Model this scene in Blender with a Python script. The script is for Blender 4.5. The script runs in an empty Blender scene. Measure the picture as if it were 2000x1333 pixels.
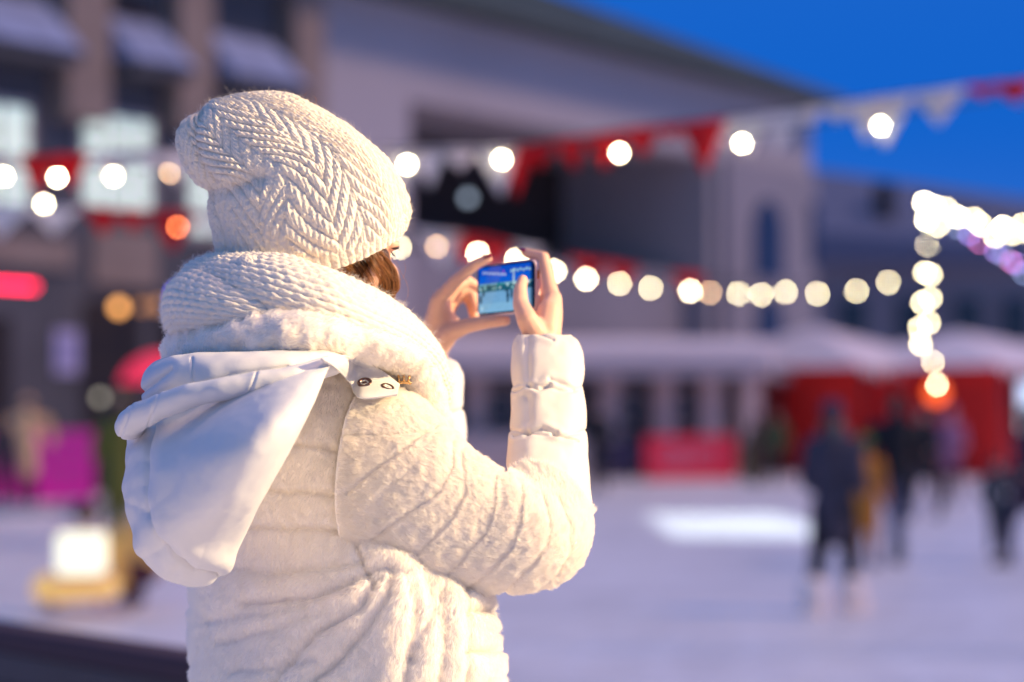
import bpy, bmesh, math, random
import numpy as np
from mathutils import Vector, Matrix
from mathutils.bvhtree import BVHTree
random.seed(7); RS = np.random.RandomState(11)
sc = bpy.context.scene
col = sc.collection
R = math.radians
# ------------------------------------------------------------------ camera
PITCH = R(1.5); CZ = 1.76; FPX = 85 / 36 * 2000
cd = bpy.data.cameras.new('camera'); cam = bpy.data.objects.new('camera', cd); col.objects.link(cam)
cam.location = (0, 0, CZ); cam.rotation_euler = (R(90) + PITCH, 0, 0)
cd.lens = 85; cd.sensor_width = 36; cd.clip_end = 3000; cd.clip_start = 0.05
cd.dof.use_dof = True; cd.dof.focus_distance = 3.08; cd.dof.aperture_fstop = 2.25
sc.camera = cam
# ------------------------------------------------------------------ world
w = bpy.data.worlds.new("World"); sc.world = w; w.use_nodes = True
nt = w.node_tree; nt.nodes.clear()
out = nt.nodes.new('ShaderNodeOutputWorld'); bg = nt.nodes.new('ShaderNodeBackground')
nt.links.new(bg.outputs[0], out.inputs[0])
tc = nt.nodes.new('ShaderNodeTexCoord'); sx = nt.nodes.new('ShaderNodeSeparateXYZ'); nt.links.new(tc.outputs['Generated'], sx.inputs[0])
def ramp(nt, stops, interp='EASE'):
    r = nt.nodes.new('ShaderNodeValToRGB'); r.color_ramp.interpolation = interp
    e = r.color_ramp.elements
    while len(e) < len(stops): e.new(0.5)
    for k, (p, c) in enumerate(stops): e[k].position = p; e[k].color = (*c, 1)
    return r
r1 = ramp(nt, [(0.0, (.045, .165, .63)), (.05, (.028, .15, .62)), (.12, (.007, .125, .60)), (.40, (.04, .16, .60)), (1, (.11, .29, .78))])
nt.links.new(sx.outputs['Z'], r1.inputs[0])
# afterglow of the town and the last dusk light, low behind the photographer and to the side
vd = nt.nodes.new('ShaderNodeVectorMath'); vd.operation = 'DOT_PRODUCT'; nt.links.new(tc.outputs['Generated'], vd.inputs[0])
vd.inputs[1].default_value = (-.05, -.93, .36)
r2 = ramp(nt, [(0.0, (0, 0, 0)), (.25, (.0, .0, .0)), (1, (1, 1, 1))], 'LINEAR'); nt.links.new(vd.outputs['Value'], r2.inputs[0])
mx = nt.nodes.new('ShaderNodeMix'); mx.data_type = 'RGBA'
nt.links.new(r2.outputs[0], mx.inputs[0]); nt.links.new(r1.outputs[0], mx.inputs[6]); mx.inputs[7].default_value = (.06, .22, .50, 1)
nt.links.new(mx.outputs[2], bg.inputs[0]); bg.inputs[1].default_value = 1.0
# weak, very soft light of the many lamps round the rink
sd = bpy.data.lights.new('sun', 'SUN'); sun = bpy.data.objects.new('sun', sd); col.objects.link(sun)
sd.energy = 1.95; sd.angle = R(10); sd.color = (1, .60, .40)
sun.rotation_euler = (R(41), 0, R(84))
# the warm floodlight on its mast, outside the frame to the right, that lights the woman
TH, EL, FD = R(79), R(21), 8.0
tgt = Vector((-.15, 3.2, 1.75))
fdir = Vector((math.sin(TH) * math.cos(EL), -math.cos(TH) * math.cos(EL), math.sin(EL)))
fl = bpy.data.lights.new('floodlight', 'SPOT'); fo = bpy.data.objects.new('floodlight', fl); col.objects.link(fo)
fo.location = tgt + fdir * FD; fo.rotation_euler = fdir.to_track_quat('Z', 'Y').to_euler()
fl.energy = 6700; fl.color = (1, .74, .40); fl.spot_size = R(70); fl.spot_blend = .6; fl.shadow_soft_size = .10
sc.view_settings.view_transform = 'Standard'; sc.view_settings.look = 'None'; sc.view_settings.exposure = 0; sc.view_settings.gamma = 1
cy = sc.cycles
cy.use_denoising = True; cy.denoiser = 'OPENIMAGEDENOISE'; cy.use_adaptive_sampling = False
cy.max_bounces = 10; cy.diffuse_bounces = 5; cy.glossy_bounces = 2; cy.transmission_bounces = 6
cy.sample_clamp_indirect = 3; cy.caustics_reflective = False; cy.caustics_refractive = False
sc.render.film_transparent = False
# ------------------------------------------------------------------ helpers
CP, SP = math.cos(PITCH), math.sin(PITCH)
def S(px, py, Y):
    px = np.asarray(px, float); py = np.asarray(py, float); Y = np.asarray(Y, float)
    u = (px - 1000) / FPX; v = (666.5 - py) / FPX
    dy = CP - SP * v; dz = SP + CP * v; t = Y / dy
    return np.stack(np.broadcast_arrays(u * t, Y, CZ + dz * t), -1)
def SV(px, py, Y): return Vector(S(px, py, Y))
def PXY(P):
    d = P - np.array([0, 0, CZ]); f = d[..., 1] * CP + d[..., 2] * SP; u = -d[..., 1] * SP + d[..., 2] * CP
    return 1000 + FPX * d[..., 0] / f, 666.5 - FPX * u / f
def ground_y(py, z=0.0):
    v = (666.5 - py) / FPX; dy = CP - SP * v; dz = SP + CP * v
    return (z - CZ) / dz * dy
_tab = RS.rand(32, 32, 32)
def vn(P, f, seed=0):
    Q = P * f + seed * 7.31; i = np.floor(Q).astype(int); t = Q - i; t = t * t * (3 - 2 * t); r = 0
    for a in (0, 1):
        for b in (0, 1):
            for c in (0, 1):
                wgt = (t[..., 0] if a else 1 - t[..., 0]) * (t[..., 1] if b else 1 - t[..., 1]) * (t[..., 2] if c else 1 - t[..., 2])
                r = r + wgt * _tab[(i[..., 0] + a) % 32, (i[..., 1] + b) % 32, (i[..., 2] + c) % 32]
    return r * 2 - 1
def fbm(P, f, o=3, seed=0):
    return sum(vn(P, f * 2 ** k, seed + k) / 2 ** k for k in range(o))
def tag(o, label=None, cat=None, group=None, kind=None):
    for k, v in (('label', label), ('category', cat), ('group', group), ('kind', kind)):
        if v: o[k] = v
    return o
def empty(name, loc=(0, 0, 0), label=None, cat=None, group=None, rz=0):
    o = bpy.data.objects.new(name, None); col.objects.link(o); o.location = loc; o.rotation_euler.z = rz
    o.empty_display_size = .1
    return tag(o, label, cat, group)
def link(name, me, mat=None, parent=None, smooth=False):
    o = bpy.data.objects.new(name, me); col.objects.link(o)
    if mat is not None: me.materials.append(mat)
    if parent is not None:
        o.parent = parent; bpy.context.view_layer.update(); o.matrix_parent_inverse = parent.matrix_world.inverted()
    if smooth and hasattr(me, 'polygons'): me.polygons.foreach_set('use_smooth', [True] * len(me.polygons))
    return o
def quadmesh(name, V, F, smooth=True):
    me = bpy.data.meshes.new(name); V = np.asarray(V, np.float32); F = np.asarray(F, np.int32)
    me.vertices.add(len(V)); me.vertices.foreach_set('co', V.ravel())
    me.loops.add(F.size); me.loops.foreach_set('vertex_index', F.ravel())
    me.polygons.add(len(F)); me.polygons.foreach_set('loop_start', np.arange(0, F.size, 4, dtype=np.int32))
    me.update(calc_edges=True); me.validate()
    if smooth: me.polygons.foreach_set('use_smooth', [True] * len(me.polygons))
    return me
def gridfaces(nv, nu, wrap=True):
    i, j = np.meshgrid(np.arange(nv - 1), np.arange(nu if wrap else nu - 1), indexing='ij'); j2 = (j + 1) % nu
    return np.stack([i * nu + j, i * nu + j2, (i + 1) * nu + j2, (i + 1) * nu + j], -1).reshape(-1, 4)
def cr(keys, n):
    """Catmull-Rom through rows of keys, n samples"""
    K = np.asarray(keys, float); m = len(K); K = np.vstack([2 * K[0] - K[1], K, 2 * K[-1] - K[-2]])
    x = np.linspace(0, m - 1, n); i = np.minimum(x.astype(int), m - 2); t = (x - i)[:, None]
    a, b, c, d = K[i], K[i + 1], K[i + 2], K[i + 3]
    return .5 * (2 * b + (c - a) * t + (2 * a - 5 * b + 4 * c - d) * t ** 2 + (3 * b - a - 3 * c + d) * t ** 3)
def normals(P, wrap=True):
    if wrap: du = np.roll(P, -1, 1) - np.roll(P, 1, 1)
    else: du = np.gradient(P, axis=1)
    dv = np.gradient(P, axis=0); N = np.cross(du, dv); N /= np.linalg.norm(N, axis=-1, keepdims=True) + 1e-12
    C = P.mean(1, keepdims=True)
    if ((P - C) * N).sum() < 0: N = -N
    return N
def tangent_v(P):
    dv = np.gradient(P, axis=0); return dv / (np.linalg.norm(dv, axis=-1, keepdims=True) + 1e-12)
def pdist(px, py, pl):
    d = np.full(px.shape, 1e9)
    for (x0, y0), (x1, y1) in zip(pl[:-1], pl[1:]):
        ex, ey = x1 - x0, y1 - y0; t = np.clip(((px - x0) * ex + (py - y0) * ey) / (ex * ex + ey * ey + 1e-9), 0, 1)
        d = np.minimum(d, np.hypot(px - x0 - t * ex, py - y0 - t * ey))
    return d
BV = []
def register(P, wrap=True, st=3):
    Q = P[::st, ::st]; nv, nu = Q.shape[:2]
    BV.append(BVHTree.FromPolygons([tuple(v) for v in Q.reshape(-1, 3)], gridfaces(nv, nu, wrap).tolist()))
def hit(px, py, default=3.2):
    o = Vector((0, 0, CZ)); d = (SV(px, py, 3.0) - o).normalized(); best = None
    for b in BV:
        h = b.ray_cast(o, d)
        if h[0] is not None and (best is None or h[3] < best[3]): best = h
    if best is None: return default
    return best[0].y
class Loft:
    """surface through rings given as (Lx,Ly,Rx,Ry,Y,yaw,ratio)"""
    def __init__(s, keys, nu, nv, power=2.0, around=None, ext=None):
        K = cr(keys, nv)
        L = S(K[:, 0], K[:, 1], K[:, 4]); Rr = S(K[:, 2], K[:, 3], K[:, 4])
        C = (L + Rr) / 2; D = Rr - L; wd = np.linalg.norm(D, axis=1) / 2; dr = D / (2 * wd[:, None] + 1e-9)
        psi = np.radians(K[:, 5]); r = K[:, 6]; A = wd / np.sqrt(np.cos(psi) ** 2 + (r * np.sin(psi)) ** 2)
        n = np.array([0, -1.0, 0])
        e1 = np.cos(psi)[:, None] * dr + np.sin(psi)[:, None] * n; e2 = -np.sin(psi)[:, None] * dr + np.cos(psi)[:, None] * n
        ph = np.linspace(0, 2 * math.pi, nu, endpoint=False)
        c, q = np.cos(ph), np.sin(ph); c = np.sign(c) * abs(c) ** (2 / power); q = np.sign(q) * abs(q) ** (2 / power)
        s.P = C[:, None] + (A[:, None] * c)[..., None] * e1[:, None] + ((A * r)[:, None] * q)[..., None] * e2[:, None]
        s.C = C; s.A = A; s.ph = np.broadcast_to(ph, (nv, nu)); s.K = K
        seg = np.linalg.norm(np.diff(C, axis=0), axis=1); s.t = np.broadcast_to(np.r_[0, np.cumsum(seg)][:, None], (nv, nu))
        mid = s.P[:, nu // 4]; s.tm = np.broadcast_to(np.r_[0, np.cumsum(np.linalg.norm(np.diff(mid, axis=0), axis=1))][:, None], (nv, nu))
        if K.shape[1] > 7:   # skew: the near side of a ring hangs lower or further to a side than its outline
            sh = S(K[:, 0] + K[:, 7], K[:, 1] + K[:, 8], K[:, 4]) - L; s.P = s.P + sh[:, None] * q[None, :, None]
        s.N = normals(s.P); s.nu = nu; s.nv = nv
        s.px, s.py = PXY(s.P)
        s.near = np.clip(-s.N[..., 1] * 3 + .3, 0, 1)
    def disp(s, d):
        s.P = s.P + s.N * np.asarray(d)[..., None]; s.N = normals(s.P); s.near = np.clip(-s.N[..., 1] * 3 + .3, 0, 1)
        s.px, s.py = PXY(s.P)
    def mesh(s, name, mask=None, cap=(False, False)):
        F = gridfaces(s.nv, s.nu)
        V = s.P.reshape(-1, 3)
        if mask is not None: F = F[mask.reshape(-1)[F[:, 0]]]
        if cap[0] or cap[1]:
            ex = []; nF = []
            for k, (on, row) in enumerate(((cap[0], 0), (cap[1], s.nv - 1))):
                if not on: continue
                ci = len(V) + len(ex); ex.append(s.P[row].mean(0)); j = np.arange(0, s.nu, 2)
                nF.append(np.stack([row * s.nu + j, row * s.nu + (j + 1) % s.nu, row * s.nu + (j + 2) % s.nu, np.full(len(j), ci)], -1))
            V = np.vstack([V, ex]); F = np.vstack([F] + nF)
        return quadmesh(name, V, F)
class Tube(Loft):
    """sweep: keys (px,py,Y,ra,rb)  ra in the picture plane, rb in depth"""
    def __init__(s, keys, nu, nv, power=2.0, closed_ends=True):
        K = cr(keys, nv); C = S(K[:, 0], K[:, 1], K[:, 2]); s._build(C, K[:, 3], K[:, 4], nu, nv, power, closed_ends)
    def _build(s, C, ra, rb, nu, nv, power, closed_ends):
        T = np.gradient(C, axis=0); T /= np.linalg.norm(T, axis=1, keepdims=True) + 1e-12
        a = np.zeros_like(T); v = np.array([0, 0, 1.0])
        if abs(T[0][2]) > .9: v = np.array([1.0, 0, 0])
        for k in range(len(T)): v = v - T[k] * v.dot(T[k]); v = v / np.linalg.norm(v); a[k] = v
        b = np.cross(a, T)
        if closed_ends:
            x = np.linspace(0, 1, nv); L = np.linalg.norm(np.diff(C, axis=0), axis=1).sum(); e = np.minimum(x, 1 - x) * L / np.maximum(ra, 1e-4)
            k = np.sqrt(np.clip(1 - (1 - np.clip(e, 0, 1)) ** 2, 0, 1)); ra = ra * np.maximum(k, .02); rb = rb * np.maximum(k, .02)
        ph = np.linspace(0, 2 * math.pi, nu, endpoint=False)
        c, q = np.cos(ph), np.sin(ph); c = np.sign(c) * abs(c) ** (2 / power); q = np.sign(q) * abs(q) ** (2 / power)
        s.P = C[:, None] + (ra[:, None] * c)[..., None] * a[:, None] + (rb[:, None] * q)[..., None] * b[:, None]
        s.C = C; s.A = ra; s.ph = np.broadcast_to(ph, (nv, nu)); s.nu = nu; s.nv = nv
        seg = np.linalg.norm(np.diff(C, axis=0), axis=1); s.t = np.broadcast_to(np.r_[0, np.cumsum(seg)][:, None], (nv, nu)); s.tm = s.t
        s.N = normals(s.P); s.px, s.py = PXY(s.P); s.near = np.clip(-s.N[..., 1] * 3 + .3, 0, 1)
def frange(n, lo, hi): return [lo + (hi - lo) * k / (n - 1) for k in range(n)]
def strands(name, P, D, length, rad, mat, parent, k=4, bend=None, curl=0):
    """P roots, D unit directions, bend = added direction growing with the square"""
    n = len(P); hc = bpy.data.hair_curves.new(name); hc.add_curves([k] * n)
    t = np.linspace(0, 1, k)[None, :, None]; L = np.asarray(length).reshape(-1, 1, 1)
    pts = P[:, None] + D[:, None] * t * L
    if bend is not None: pts = pts + bend[:, None] * (t ** 2) * L
    hc.points.foreach_set('position', pts.astype(np.float32).ravel())
    rr = np.broadcast_to(np.asarray(rad).reshape(-1, 1) * np.linspace(1, .35, k)[None], (n, k))
    hc.points.foreach_set('radius', np.ascontiguousarray(rr, np.float32).ravel())
    return link(name, hc, mat, parent)
def polystrands(name, lines, rad, mat, parent):
    hc = bpy.data.hair_curves.new(name); hc.add_curves([len(l) for l in lines])
    hc.points.foreach_set('position', np.concatenate(lines).astype(np.float32).ravel())
    hc.points.foreach_set('radius', np.concatenate([np.linspace(rad, rad * .4, len(l)) for l in lines]).astype(np.float32))
    return link(name, hc, mat, parent)
def sample(lf, n, mask=None, seed=1):
    rs = np.random.RandomState(seed); P = lf.P; a = np.roll(P, -1, 1)[:-1] - P[:-1]; b = P[1:] - P[:-1]
    ar = np.linalg.norm(np.cross(a, b), axis=-1)
    if mask is not None: ar = ar * mask[:-1]
    c = np.cumsum(ar.ravel()); k = np.searchsorted(c, rs.rand(n) * c[-1]); i, j = np.divmod(k, lf.nu); j2 = (j + 1) % lf.nu
    u, v = rs.rand(n, 1), rs.rand(n, 1)
    def g(X): return (X[i, j] * (1 - u) + X[i, j2] * u) * (1 - v) + (X[i + 1, j] * (1 - u) + X[i + 1, j2] * u) * v
    p = g(P); N = g(lf.N); N /= np.linalg.norm(N, axis=1, keepdims=True) + 1e-9; T = g(tangent_v(P)); return p, N, T, i, j
def fur(name, lf, n, length, lean, rad, mat, parent, comb=None, mask=None, seed=1, clump=.5, clf=(70, 230), lvar=.3):
    p, N, T, i, j = sample(lf, n, mask, seed); rs = np.random.RandomState(seed + 5)
    if comb is not None: T = np.broadcast_to(np.asarray(comb, float), T.shape)
    T = T - N * (T * N).sum(1, keepdims=True); T /= np.linalg.norm(T, axis=1, keepdims=True) + 1e-9
    W = np.stack([vn(p, clf[0], 1 + seed), vn(p, clf[0], 5 + seed), vn(p, clf[0], 9 + seed)], -1) + .8 * np.stack([vn(p, clf[1], 2), vn(p, clf[1], 6), vn(p, clf[1], 10)], -1)
    W = W - N * (W * N).sum(1, keepdims=True)
    D = N * math.cos(lean) + T * math.sin(lean) + W * clump + rs.randn(n, 3) * .14
    D /= np.linalg.norm(D, axis=1, keepdims=True)
    bend = T * .35 + W * clump * .6 - N * .15
    L = length * (1 - lvar + 2 * lvar * rs.rand(n)) * (1 + .25 * vn(p, 120, 3))
    return strands(name, p - N * .0005, D, L, rad, mat, parent, 4, bend)
# --- materials
def mat(name, base=(.8, .8, .8), rough=.6, bump=None, bscale=50, metal=0, emit=None, estr=0, sheen=0, var=0, vscale=8, sss=0, spec=.5, alpha=1, transl=0, coat=0):
    m = bpy.data.materials.new(name); m.use_nodes = True; n = m.node_tree.nodes; l = m.node_tree.links
    b = n['Principled BSDF']; b.inputs['Base Color'].default_value = (*base, 1); b.inputs['Roughness'].default_value = rough; b.inputs['Metallic'].default_value = metal
    b.inputs['Specular IOR Level'].default_value = spec
    if sheen: b.inputs['Sheen Weight'].default_value = sheen; b.inputs['Sheen Roughness'].default_value = .4
    if coat: b.inputs['Coat Weight'].default_value = coat
    if emit: b.inputs['Emission Color'].default_value = (*emit, 1); b.inputs['Emission Strength'].default_value = estr
    if sss: b.inputs['Subsurface Weight'].default_value = sss; b.inputs['Subsurface Radius'].default_value = (.012, .005, .003); b.inputs['Subsurface Scale'].default_value = 1
    t = n.new('ShaderNodeTexCoord')
    if var:
        no = n.new('ShaderNodeTexNoise'); no.inputs['Scale'].default_value = vscale; no.inputs['Detail'].default_value = 5; l.new(t.outputs['Object'], no.inputs[0])
        rp = ramp(m.node_tree, [(.3, tuple(max(0, c * (1 - var)) for c in base)), (.7, tuple(min(1, c * (1 + var * .6)) for c in base))]); l.new(no.outputs['Fac'], rp.inputs[0]); l.new(rp.outputs[0], b.inputs['Base Color'])
    if bump:
        no = n.new('ShaderNodeTexNoise'); no.inputs['Scale'].default_value = bscale; no.inputs['Detail'].default_value = 6; l.new(t.outputs['Object'], no.inputs[0])
        bu = n.new('ShaderNodeBump'); bu.inputs['Strength'].default_value = 1; bu.inputs['Distance'].default_value = bump; l.new(no.outputs['Fac'], bu.inputs['Height']); l.new(bu.outputs[0], b.inputs['Normal'])
    if transl:
        tr = n.new('ShaderNodeBsdfTranslucent'); tr.inputs[0].default_value = (*base, 1); mi = n.new('ShaderNodeMixShader'); mi.inputs[0].default_value = transl
        o = n['Material Output']; l.new(b.outputs[0], mi.inputs[1]); l.new(tr.outputs[0], mi.inputs[2]); l.new(mi.outputs[0], o.inputs[0])
    return m
# --- generic solids
def box_bm(bm, x0, x1, y0, y1, z0, z1, M=None):
    vs = [bm.verts.new((x, y, z)) for x in (x0, x1) for y in (y0, y1) for z in (z0, z1)]
    for f in ((0, 1, 3, 2), (4, 6, 7, 5), (0, 4, 5, 1), (2, 3, 7, 6), (0, 2, 6, 4), (1, 5, 7, 3)): bm.faces.new([vs[k] for k in f])
    if M is not None:
        for v in vs: v.co = M @ v.co
    return vs
def bm_obj(name, bm, m, parent=None, smooth=False, bevel=0):
    bmesh.ops.recalc_face_normals(bm, faces=bm.faces)
    me = bpy.data.meshes.new(name); bm.to_mesh(me); bm.free(); o = link(name, me, m, parent, smooth)
    if bevel: md = o.modifiers.new('b', 'BEVEL'); md.width = bevel; md.segments = 2
    return o
def box(name, x0, x1, y0, y1, z0, z1, m, parent=None, M=None, bevel=0):
    bm = bmesh.new(); box_bm(bm, x0, x1, y0, y1, z0, z1, M); return bm_obj(name, bm, m, parent, bevel=bevel)
def chain_bm(bm, pts, rad, n=12, flat=None):
    """tapered limb through points, balls at the joints"""
    pts = [Vector(p) for p in pts]
    for k, (p, r) in enumerate(zip(pts, rad)):
        bmesh.ops.create_icosphere(bm, subdivisions=2, radius=r, matrix=Matrix.Translation(p))
        if k:
            a, b = pts[k - 1], p; d = b - a
            if d.length < 1e-5: continue
            q = d.to_track_quat('Z', 'Y').to_matrix().to_4x4()
            bmesh.ops.create_cone(bm, cap_ends=True, segments=n, radius1=rad[k - 1], radius2=r, depth=d.length, matrix=Matrix.Translation((a + b) / 2) @ q)
def ell_bm(bm, c, r, M=None, sub=3):
    X = Matrix.Translation(Vector(c)) @ (M if M is not None else Matrix.Identity(4)) @ Matrix.Diagonal((*r, 1))
    bmesh.ops.create_icosphere(bm, subdivisions=sub, radius=1, matrix=X)
def union(name, bm, voxel, m, parent=None, smooth=6, fac=.5):
    me = bpy.data.meshes.new(name); bm.to_mesh(me); bm.free(); t = bpy.data.objects.new('tmp', me); col.objects.link(t)
    md = t.modifiers.new('r', 'REMESH'); md.mode = 'VOXEL'; md.voxel_size = voxel
    if smooth: s = t.modifiers.new('s', 'SMOOTH'); s.iterations = smooth; s.factor = fac
    dg = bpy.context.evaluated_depsgraph_get(); dg.update(); me2 = bpy.data.meshes.new_from_object(t.evaluated_get(dg)); me2.name = name
    bpy.data.objects.remove(t); bpy.data.meshes.remove(me)
    me2.materials.clear()
    return link(name, me2, m, parent, smooth=True)
# ================================================================== SETTING
def plane_poly(name, pts, z, m, kind='structure'):
    bm = bmesh.new(); vs = [bm.verts.new((x, y, z)) for x, y in pts]; bm.faces.new(vs); o = bm_obj(name, bm, m); return tag(o, kind=kind)
M_ice = mat('ice', (.84, .81, .78), .42, bump=.012, bscale=5, var=.16, vscale=.55, spec=.35)
def ice_tracks(m):
    n = m.node_tree.nodes; l = m.node_tree.links; b = n['Principled BSDF']; t = n.new('ShaderNodeTexCoord'); src = b.inputs['Base Color'].links[0].from_socket
    prev = src
    for k, (rz, sc_) in enumerate(((.3, .5), (1.4, .38), (2.3, .62))):
        mp = n.new('ShaderNodeMapping'); mp.inputs['Rotation'].default_value = (0, 0, rz); l.new(t.outputs['Object'], mp.inputs[0]); wv = n.new('ShaderNodeTexWave'); wv.inputs['Scale'].default_value = sc_; wv.inputs['Distortion'].default_value = 14; wv.inputs['Detail'].default_value = 3; wv.inputs['Detail Scale'].default_value = .6
        l.new(mp.outputs[0], wv.inputs[0]); rp = ramp(m.node_tree, [(.90, (0, 0, 0)), (.99, (.55, .55, .55))]); l.new(wv.outputs['Fac'], rp.inputs[0]); mx_ = n.new('ShaderNodeMix'); mx_.data_type = 'RGBA'; l.new(rp.outputs[0], mx_.inputs[0]); l.new(prev, mx_.inputs[6]); mx_.inputs[7].default_value = (.62, .62, .66, 1) if k == 1 else (.93, .92, .92, 1); prev = mx_.outputs[2]
    l.new(prev, b.inputs['Base Color'])
ice_tracks(M_ice)
M_snow = mat('snow', (.80, .80, .84), .8, bump=.02, bscale=4)
M_snowl = mat('shaded_ledge_snow', (.30, .38, .60), .85, bump=.02, bscale=4, var=.2, vscale=1)  # snow darkened and blued: the missing lamplight is put into its colour
M_snowg = mat('snow_ground', (.72, .72, .78), .85, bump=.03, bscale=3, var=.15, vscale=1)
plane_poly('ice_rink', [(-400, -60), (400, -60), (400, 700), (-400, 700)], 0, M_ice)
# raised snowy bank behind the barrier on which the woman and the photographer stand
A0, A1 = Vector((-8.0, 15.4, 0)), Vector((9.0, -5.9, 0)); dB = (A1 - A0).normalized(); nB = Vector((-dB.y, dB.x, 0)); nB = nB if nB.y < 0 else -nB
bm = bmesh.new()
q = [A0 + nB * .12, A1 + nB * .12, A1 + nB * 14, A0 + nB * 14]
vs = [bm.verts.new((p.x, p.y, .38)) for p in q] + [bm.verts.new((p.x, p.y, -.2)) for p in q]
bm.faces.new(vs[:4]); [bm.faces.new([vs[k], vs[(k + 1) % 4], vs[4 + (k + 1) % 4], vs[4 + k]]) for k in range(4)]
tag(bm_obj('snow_bank', bm, M_snowg), kind='structure')
# ---- near barrier
M_bar = mat('barrier_panel', (.008, .010, .022), .45, var=.3, vscale=3, bump=.002, bscale=30); M_rail = mat('rail', (.040, .016, .026), .7, bump=.002, bscale=20); M_post = mat('post_metal', (.04, .045, .06), .4, metal=.5)
ba = empty('rink_barrier', A0, 'dark rink barrier with a maroon top rail, in front of the standing woman', 'barrier')
L_ = (A1 - A0).length; MB_ = Matrix.Translation(A0) @ Matrix((dB, -nB, Vector((0, 0, 1)))).transposed().to_4x4()
box('top_rail', 0, L_, -.07, .07, 1.03, 1.10, M_rail, ba, MB_, .012)
k = 0.0
while k < L_ - 2:
    box('panel', k + .04, k + 1.96, -.02, .02, .08, .93, M_bar, ba, MB_, .006); box('post', k - .03, k + .03, -.04, .04, 0, 1.028, M_post, ba, MB_); k += 2
box('lower_rail', 0, L_, -.045, .045, .932, 1.028, M_bar, ba, MB_, .006)
# ---- left / centre building in perspective
K0 = (-230 - 1000) / FPX; FY = 43.0; FX = K0 * FY; DD = Vector((.5225, .8526, 0)); DN = Vector((.8526, -.5225, 0))
MF = Matrix.Translation((FX, FY, 0)) @ Matrix((DD, -DN, Vector((0, 0, 1)))).transposed().to_4x4()   # local x along, y into the wall, z up
def ft(px): k = (px - 1000) / FPX; return (k * FY - FX) / (DD.x - DD.y * k)
def fz(px, py): return CZ + (790 - py) / FPX * (FY + DD.y * ft(px))
M_wall = mat('grey_plaster', (.085, .09, .105), .85, var=.2, vscale=.5); M_beige = mat('beige_stone', (.26, .21, .18), .85, var=.15, vscale=.6); M_white = mat('white_render', (.40, .39, .42), .85, var=.06, vscale=.2)
M_pale = mat('pale_render', (.27, .27, .31), .85, var=.08, vscale=.3)
M_green = mat('green_roof', (.055, .085, .075), .6, var=.1, vscale=.4); M_hole = mat('dark_recess', (.04, .032, .03), .9, var=.2, vscale=.3); M_hole2 = mat('very_dark', (.012, .01, .014), .8)
M_glassd = mat('dark_glass', (.03, .035, .05), .15, spec=.6); M_warmw = mat('lit_window', (.6, .7, .65), .4, emit=(.58, .72, .62), estr=1.0); M_trim = mat('trim', (.42, .40, .38), .7)
bl = empty('theatre_building', MF.translation, 'long grey building with a white upper storey, green roof edge and lit windows', 'building')
T0, T1 = ft(-260), ft(1585); tS = ft(610); RZ = 11.3
def fb(name, x0, x1, y0, y1, z0, z1, m, parent=bl, bev=0): return box(name, x0, x1, y0, y1, z0, z1, m, parent, MF, bev)
fb('wall', T0, tS, 0, 14, 0, 18, M_wall)
tA, tB = ft(800), ft(1388)
bm = bmesh.new()
box_bm(bm, tS, tA, 0, 14, 0, RZ, MF); box_bm(bm, tB, T1, 0, 14, 0, RZ, MF)
zt = fz(800, 195); box_bm(bm, tA, tB, 0, 14, zt, RZ, MF); box_bm(bm, tA, tB, 9, 14, 0, zt, MF)
bm_obj('white_wall', bm, M_white, bl)
fb('recess', tA + .01, tB - .01, 5.0, 9.0, 0, zt - .01, M_hole); fb('recess_floor', tA + .02, tB - .02, .8, 5.0, 0, 5.6, M_pale)
fb('pillar', tB + .5, T1 - .2, -.28, 0, 0, RZ - 2.3, M_pale)
# roof: green wedge that thins towards the far end, overhanging
bm = bmesh.new(); zb = 11.25
P4 = [(tS - 12, -1.2, zb), (T1 + .4, -1.2, zb), (T1 + .4, 16, zb), (tS - 12, 16, zb)]; P5 = [(tS - 12, -1.0, zb + 1.7), (T1 + .4, -1.0, zb + .25), (T1 + .4, 16, zb + .5), (tS - 12, 16, zb + 1.9)]
vs = [bm.verts.new(MF @ Vector(p)) for p in P4 + P5]
for f in ((0, 1, 2, 3), (7, 6, 5, 4), (0, 4, 5, 1), (1, 5, 6, 2), (2, 6, 7, 3), (3, 7, 4, 0)): bm.faces.new([vs[i] for i in f])
bm_obj('roof', bm, M_green, bl)
# pilasters and snow ledges on the left block
for a, b_, y1 in ((92, 178, 230), (312, 382, 250), (540, 600, 330)):
    fb('pilaster', ft(a), ft(b_), -.5, 0, fz(a, y1), 17.6, M_beige, bev=.05)
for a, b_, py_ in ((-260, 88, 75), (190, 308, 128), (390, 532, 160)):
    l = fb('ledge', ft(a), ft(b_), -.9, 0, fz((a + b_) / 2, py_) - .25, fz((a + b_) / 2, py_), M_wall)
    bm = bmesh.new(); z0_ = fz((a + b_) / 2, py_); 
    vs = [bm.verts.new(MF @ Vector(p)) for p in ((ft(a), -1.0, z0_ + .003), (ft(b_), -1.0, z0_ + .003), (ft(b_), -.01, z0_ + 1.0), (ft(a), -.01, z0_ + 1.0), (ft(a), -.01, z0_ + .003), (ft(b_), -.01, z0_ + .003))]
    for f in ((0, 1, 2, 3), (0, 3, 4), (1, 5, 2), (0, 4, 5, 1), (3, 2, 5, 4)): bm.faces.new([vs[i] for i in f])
    bm_obj('ledge_snow', bm, M_snowl, l)
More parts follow.
